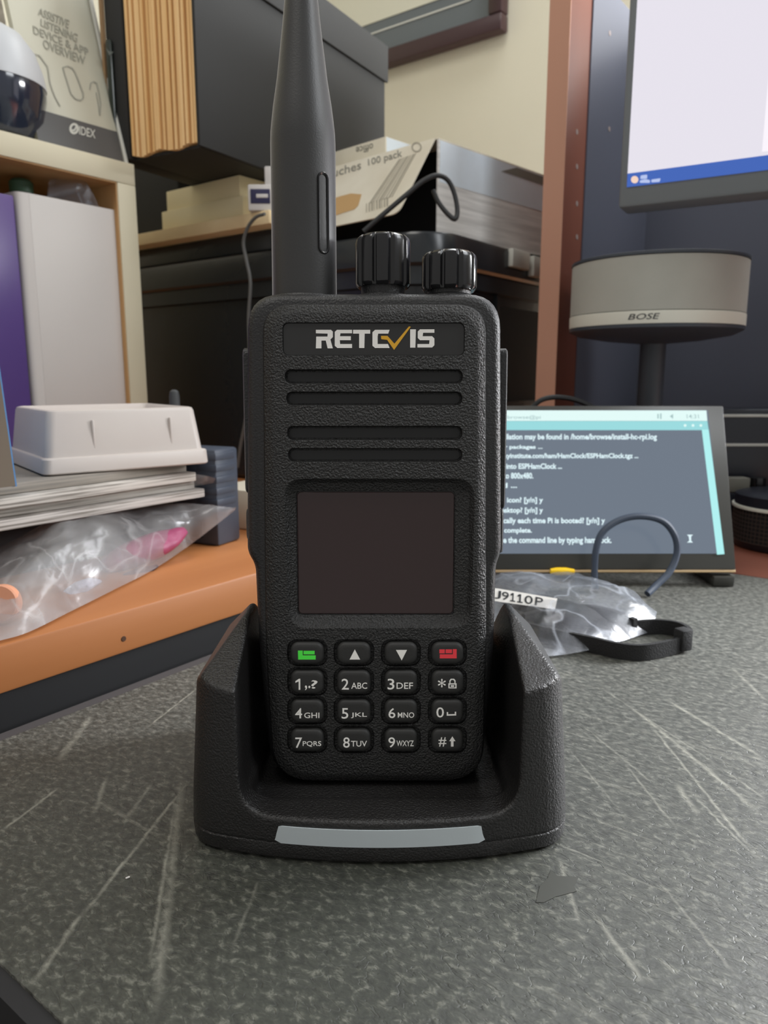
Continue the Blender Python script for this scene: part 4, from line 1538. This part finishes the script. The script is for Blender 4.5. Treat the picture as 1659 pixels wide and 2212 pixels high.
lcd = hquad('lcd', 886, 1196, 1529, 1562, M['lcd'], -.0002, 'grey terminal window')
hquad('menu_bar', 886.5, 909, 1526, 1528, M['lcd_bar'], -.0004, 'pale menu bar')
hquad('title_bar', 909.5, 929, 1528, 1531, M['lcd_title'], -.0004, 'cyan title bar')
quad('scroll_bar', [(1516, 928), (1531, 928), (1565, 1197), (1549, 1198)], M['lcd_scroll'], -.0005, 'cyan scroll bar')
tx = plane(MD, 1, -.00045)
mb = MB()
TL = []
for pre, vis, ua, u1, v0, v1 in (('inst', 'allation may be found in /home/browse/install-hc-rpi.log', 1089, 1419, 937, 953),
                                 ('fo', 'r packages ...', 1088, 1172, 961, 972), ('clear', 'skyinstitute.com/ham/HamClock/ESPHamClock.tgz ...', 1087, 1379, 979, 993),
                                 ('it ', 'into ESPHamClock ...', 1099, 1214, 1001, 1013), ('', 'to 800x480.', 1088, 1152, 1021, 1034), ('', 'd ...', 1086, 1117, 1043, 1054),
                                 ('an ', 'icon? [y/n] y', 1094, 1173, 1074, 1089), ('de', 'sktop? [y/n] y', 1087, 1173, 1096, 1111),
                                 ('automatic', 'ally each time Pi is booted? [y/n] y', 1087, 1307, 1118, 1134), ('is ', 'complete.', 1094, 1149, 1140, 1154),
                                 ('u', 'se the command line by typing hamclock.', 1081, 1321, 1160, 1177)):
    TL.append((pre + vis, ua - (u1 - ua) / len(vis) * len(pre), u1, v0, v1))
for s_, u0, u1, v0, v1 in TL:
    mb = MB()
    mb.text(s_, lambda x, y: tx(u0 + x * (u1 - u0), v1 + y * (v0 - v1)), .03)
    mb.thick((0, .00005, 0))
    mb.build('text_line', M['lcd_text'], lcd, None)
ib = [(1484, 1155), (1497, 1155), (1493, 1159), (1493, 1168), (1497, 1172), (1484, 1172), (1489, 1168), (1488, 1159)]
mb = MB()
mb.poly([tx(*p) for p in ib])
mb.thick((0, .00005, 0))
mb.build('pointer', M['lcd_text'], lcd, None)
tx2 = plane(MD, 1, -.0006)
for nm, qs_ in (('arrows_icon', ([(1420, 894), (1423, 894), (1423, 904), (1420, 904)], [(1426, 893), (1429, 893), (1429, 905), (1426, 905)])), ('sound_icon', ([(1447, 899), (1454, 894), (1454, 905)],))):
    mb = MB()
    for q in qs_:
        mb.poly([tx2(*p) for p in q])
    mb.thick((0, .00005, 0))
    mb.build(nm, M['lcd_faint'], lcd, None)
for tt, q in (('browse@pi', ((1096, 897), (1168, 897), (1096, 907), (1168, 907))), ('14:31', ((1483, 895), (1509, 895), (1484, 904), (1510, 904)))):
    mb = MB()
    tquad(mb, tt, *q, tx2)
    mb.thick((0, .00005, 0))
    mb.build('menu_text', M['lcd_faint'], lcd, None)
mb = MB()
for u in (1480, 1497, 1514):
    mb.poly([tx2(u + 3 * math.cos(2 * PI * k / 10), 919 + 3 * math.sin(2 * PI * k / 10)) for k in range(10)])
mb.thick((0, .00005, 0))
mb.build('title_marks', M['lcd_bar'], lcd, None)
MB().box(-DWt, .0, .0004, .0045, -.0016, -.0001, .0002).build('edge_strip', M['circuit'], t, label='brass coloured lower edge')
# feet reach the table: built upright in the tilted frame's own terms
Ti = MD.to_3x3().inverted()
for xx in (-.0125, -DWt + .004):
    mb = MB()
    zf0 = -pD.z + .0003
    mb.box(xx - .0005, xx + .0115, -.002, .030, zf0, -.0025 - .0012, .001)
    ob = mb.build('foot', M['lcd_bezel'], t)
    ob.matrix_local = Matrix.Rotation(rad(20), 4, 'X')
mb = MB()
mb.box(-.10, -.07, .034, .037, -pD.z + .0004, .06)
ob = mb.build('prop', M['lcd_bezel'], t)
ob.matrix_local = Matrix.Rotation(rad(20), 4, 'X')
mb = MB()
mb.tube([fnD(1187, 1233), fnD(1200, 1233), fnD(1220, 1233), fnD(1238, 1234)], lambda q: .0022 if .1 < q < .9 else .0016, 14)
ob = mb.build('connector', M['yellow'], t, 40, 'yellow connector')
ob.location = (0, -.002, -.0005)

ap = [F(u, v, d) for u, v, d in ((1286, 1277, .394), (1284, 1235, .395), (1288, 1185, .395), (1303, 1148, .396), (1340, 1123, .397), (1386, 1115, .397), (1432, 1126, .397), (1458, 1158, .396), (1462, 1196, .395), (1447, 1234, .392), (1418, 1264, .388), (1398, 1283, .384))]
zmin = .0016
ap = [Vector((p.x, p.y, max(p.z, zmin))) for p in ap]
o = MB().tube(cr(ap, 6), .0019, 10).build('dark_arch', mat('slate_arch', (62, 72, 88), .5))  # dark slate tube bent into an arch
tag(o, 'dark arch standing up in front of the terminal screen', 'cable')
bp_ = [F(u, v, .475) for u, v in ((1128, 905), (1150, 880), (1170, 864), (1200, 858), (1240, 863), (1280, 880), (1310, 905))]
bp_ = [Vector((bp_[0].x, bp_[0].y, .002)), Vector((bp_[0].x, bp_[0].y, .05))] + bp_ + [Vector((bp_[-1].x, bp_[-1].y, .05)), Vector((bp_[-1].x, bp_[-1].y, .002))]
o = MB().tube(cr(bp_, 6), .0017, 8).build('rear_cable', M['cable'])
tag(o, 'black cable arching over the top edge of the terminal screen', 'cable')

# clear bag with label, strap
A_ = [AX(u, v, 2, .0012) for u, v in ((1010, 1372), (1085, 1376), (1140, 1404), (1180, 1417), (1260, 1407), (1340, 1386), (1412, 1362))]
B_ = [AX(u, v, 2, .0060) for u, v in ((1010, 1236), (1085, 1238), (1150, 1242), (1230, 1252), (1310, 1268), (1380, 1295), (1419, 1322))]
sh_b = sheet(A_, B_, .013, 44, 22, .0042, 9.0)
t = thing('clear_bag', 'clear plastic bag with a white number label, on the grey table', 'bag', frame((0, 0, 0)))
sh_b.build('bag_film', M['film'], t, 50)
LB = frame(F(1130, 1312, .327), YAW, -rad(30))
mlb = plane(LB, 1, 0.0)
mb = MB()
mb.poly([mlb(*p) for p in ((1050, 1268), (1080, 1272), (1204, 1293), (1199, 1316), (1080, 1300), (1050, 1294))])
mb.thick((0, .0002, 0))
lab = mb.build('label', M['ink'], t, None, 'white label strip')
lab.matrix_local = LB
mb = MB()
ml2 = plane(LB, 1, -.0002)
for ch, u0, u1 in (('J', 1070, 1083), ('9', 1085, 1100), ('1', 1103, 1113), ('1', 1118, 1129), ('0', 1134, 1152), ('P', 1157, 1174)):
    q_ = lambda u, v: (u, v + (u - 1066) * .165)
    if ch == '1':
        mb.poly([ml2(*q_(u0 + 4, 1274)), ml2(*q_(u1 - 3, 1274)), ml2(*q_(u1 - 4, 1290)), ml2(*q_(u1, 1290)), ml2(*q_(u1, 1292.5)), ml2(*q_(u0 - 1, 1292.5)), ml2(*q_(u0 - 1, 1290)), ml2(*q_(u0 + 3, 1290)), ml2(*q_(u0 + 4, 1279)), ml2(*q_(u0, 1280)), ml2(*q_(u0, 1277))])
        continue
    tquad(mb, ch, q_(u0, 1274), q_(u1, 1274), q_(u0 - 2, 1292), q_(u1 - 2, 1292), ml2)
mb.thick((0, .0001, 0))
lt = mb.build('lettering', M['black_ink'], lab, None)
pr_ = [AX(u, v, 2, .0045) for u, v in ((1130, 1345), (1190, 1330), (1260, 1325), (1320, 1335), (1372, 1356))]
st_ = [AX(u, v, 2, .0037) for u, v in ((1372, 1356), (1420, 1353), (1465, 1359), (1490, 1374), (1478, 1389), (1440, 1400), (1385, 1409), (1330, 1404), (1280, 1392), (1200, 1375), (1140, 1360))]
dkp = [AX(u, v, 2, .0065) for u, v in ((1090, 1290), (1150, 1305), (1230, 1325), (1300, 1345))]
lump('black_pouch', dkp, lambda t_: .0100 * math.sin(PI * (.15 + .72 * t_)), M['black'], 'black pouch inside the labelled clear bag on the grey table', 'pouch', .15, 90, .5)
t = thing('wrist_strap', 'black nylon strap looping out of the clear bag on the grey table', 'strap', frame((0, 0, 0)))
def ribbon(mb, pts, hw, th_):
    P = cr(pts, 6)
    R_ = []
    for i, p in enumerate(P):
        d_ = (P[min(i + 1, len(P) - 1)] - P[max(i - 1, 0)])
        d_.z = 0
        d_.normalize()
        n_ = Vector((-d_.y, d_.x, 0))
        up_ = Vector((0, 0, 1))
        R_.append([p - up_ * hw - n_ * th_, p - up_ * hw + n_ * th_, p + up_ * hw + n_ * th_, p + up_ * hw - n_ * th_])
    mb.rings(R_)
    return mb
ribbon(MB(), st_, .0034, .0009).build('loop', M['strap'], t, 35)
ribbon(MB(), pr_, .0042, .0012).build('webbing', M['strap'], t, 35)
p_ = AX(1475, 1384, 2, .005)
MB().box(-.003, .003, -.0028, .0028, -.0045, .0050, .0008).build('end_fold', M['strap'], t).matrix_local = frame((p_.x, p_.y, .0055), rad(60))

# far right
fr_ = frame(F(1552, 1000, .565) * 1.0, YAW)
fr_.translation.z = 0.0004
lz = lambda v, d=.565: F(1600, v, d).z
t = thing('media_receiver', 'black component with two thin silver lines, right of the terminal screen', 'receiver', fr_)
MB().box(0, .075, 0, .022, 0, lz(884), .0015).build('casing', M['receiver'], t)
for v in (899, 962):
    MB().box(.0, .075, -.0012, .0004, lz(v + 3), lz(v - 3), .0003).build('trim_line', M['silverline'], t)
fc = frame(F(1568, 1065, .545), YAW)
fc.translation.z = 0.0004
o = MB().box(0, .075, 0, .014, 0, lz(1066, .545), .0015).build('black_block', M['receiver'])
tag(o, 'low black case in front of the silver lined component', 'case', None, fc)
fg = fc.copy()
fg.translation.z = lz(1066, .545) + .0008
o = MB().box(.001, .018, .001, .012, 0, .0105, .0006).build('grey_block', mat('block_grey', (116, 114, 104), .7))
tag(o, 'small grey block on the low black case', 'block', None, fg)
o = MB().lathe([(.0001, 0), (.0055, 0), (.0058, .0085), (.0054, .0105), (.0001, .011)], (.026, .006, 0), 28).build('lens_cap', M['gloss'])
tag(o, 'round black glossy cap beside the small grey block', 'cap', None, fg)
qs = F(1590, 1150, .505)
rC = .034
cc_ = qs + RGT * rC
t = thing('mesh_canister', 'round canister with a perforated metal band, at the right photo edge', 'canister', frame((cc_.x, cc_.y, .0004), YAW))
zz = lambda v: F(1650, v, .505 - rC * .7).z
z3, z2, z1_, z0_ = zz(1082), zz(1112), zz(1182), 0
MB().lathe([(rC * .94, 0), (rC * .97, .001), (rC * .99, z1_ - .0004), (rC, z1_)], (0, 0, 0), 56).build('base', M['receiver'], t)
MB().lathe([(rC * .985, z1_ + .0002), (rC * .985, z2 - .0002)], (0, 0, 0), 56).build('liner', M['black'], t)
mb = MB()
nr_, nk = 8, 72
for i in range(nr_ + 1):
    z = z1_ + (z2 - z1_) * i / nr_
    mb.lathe([(rC * .985, z - .0002), (rC * 1.0, z - .0002), (rC * 1.0, z + .0002), (rC * .985, z + .0002)], (0, 0, 0), 56)
for k in range(nk):
    a_ = 2 * PI * k / nk
    c_, s_ = math.cos(a_), math.sin(a_)
    w_ = .0002
    q = []
    for r_ in (rC * .985, rC * 1.0):
        for sg in (-1, 1):
            q.append((r_ * c_ - sg * w_ * s_, r_ * s_ + sg * w_ * c_))
    q = [q[0], q[1], q[3], q[2]]
    mb.prism(q, 'z', z1_, z2)
mb.build('mesh_band', M['mesh'], t, 30, 'perforated metal band')
MB().lathe([(rC * 1.0, z2 + .0001), (rC * 1.03, z2 + .0004), (rC * 1.03, z2 + .002), (rC * .99, z2 + .0024)], (0, 0, 0), 56).build('rim', M['band'], t, label='pale metal rim')
MB().lathe([(rC * .985, z2 + .0025), (rC * .985, z3), (rC * .9, z3 + .001), (.001, z3 + .0012)], (0, 0, 0), 56).build('lid', M['receiver'], t)

pc_ = AX(276, 1898, 2, 0)
o = MB().box(-.0005, .0005, -.00022, .00022, 0, .0003, .0001).build('crumb', M['white'])
tag(o, 'tiny white crumb on the grey table, left of the cradle', 'crumb', None, frame((pc_.x, pc_.y, .00015), rad(75)))
bpy.context.view_layer.update()
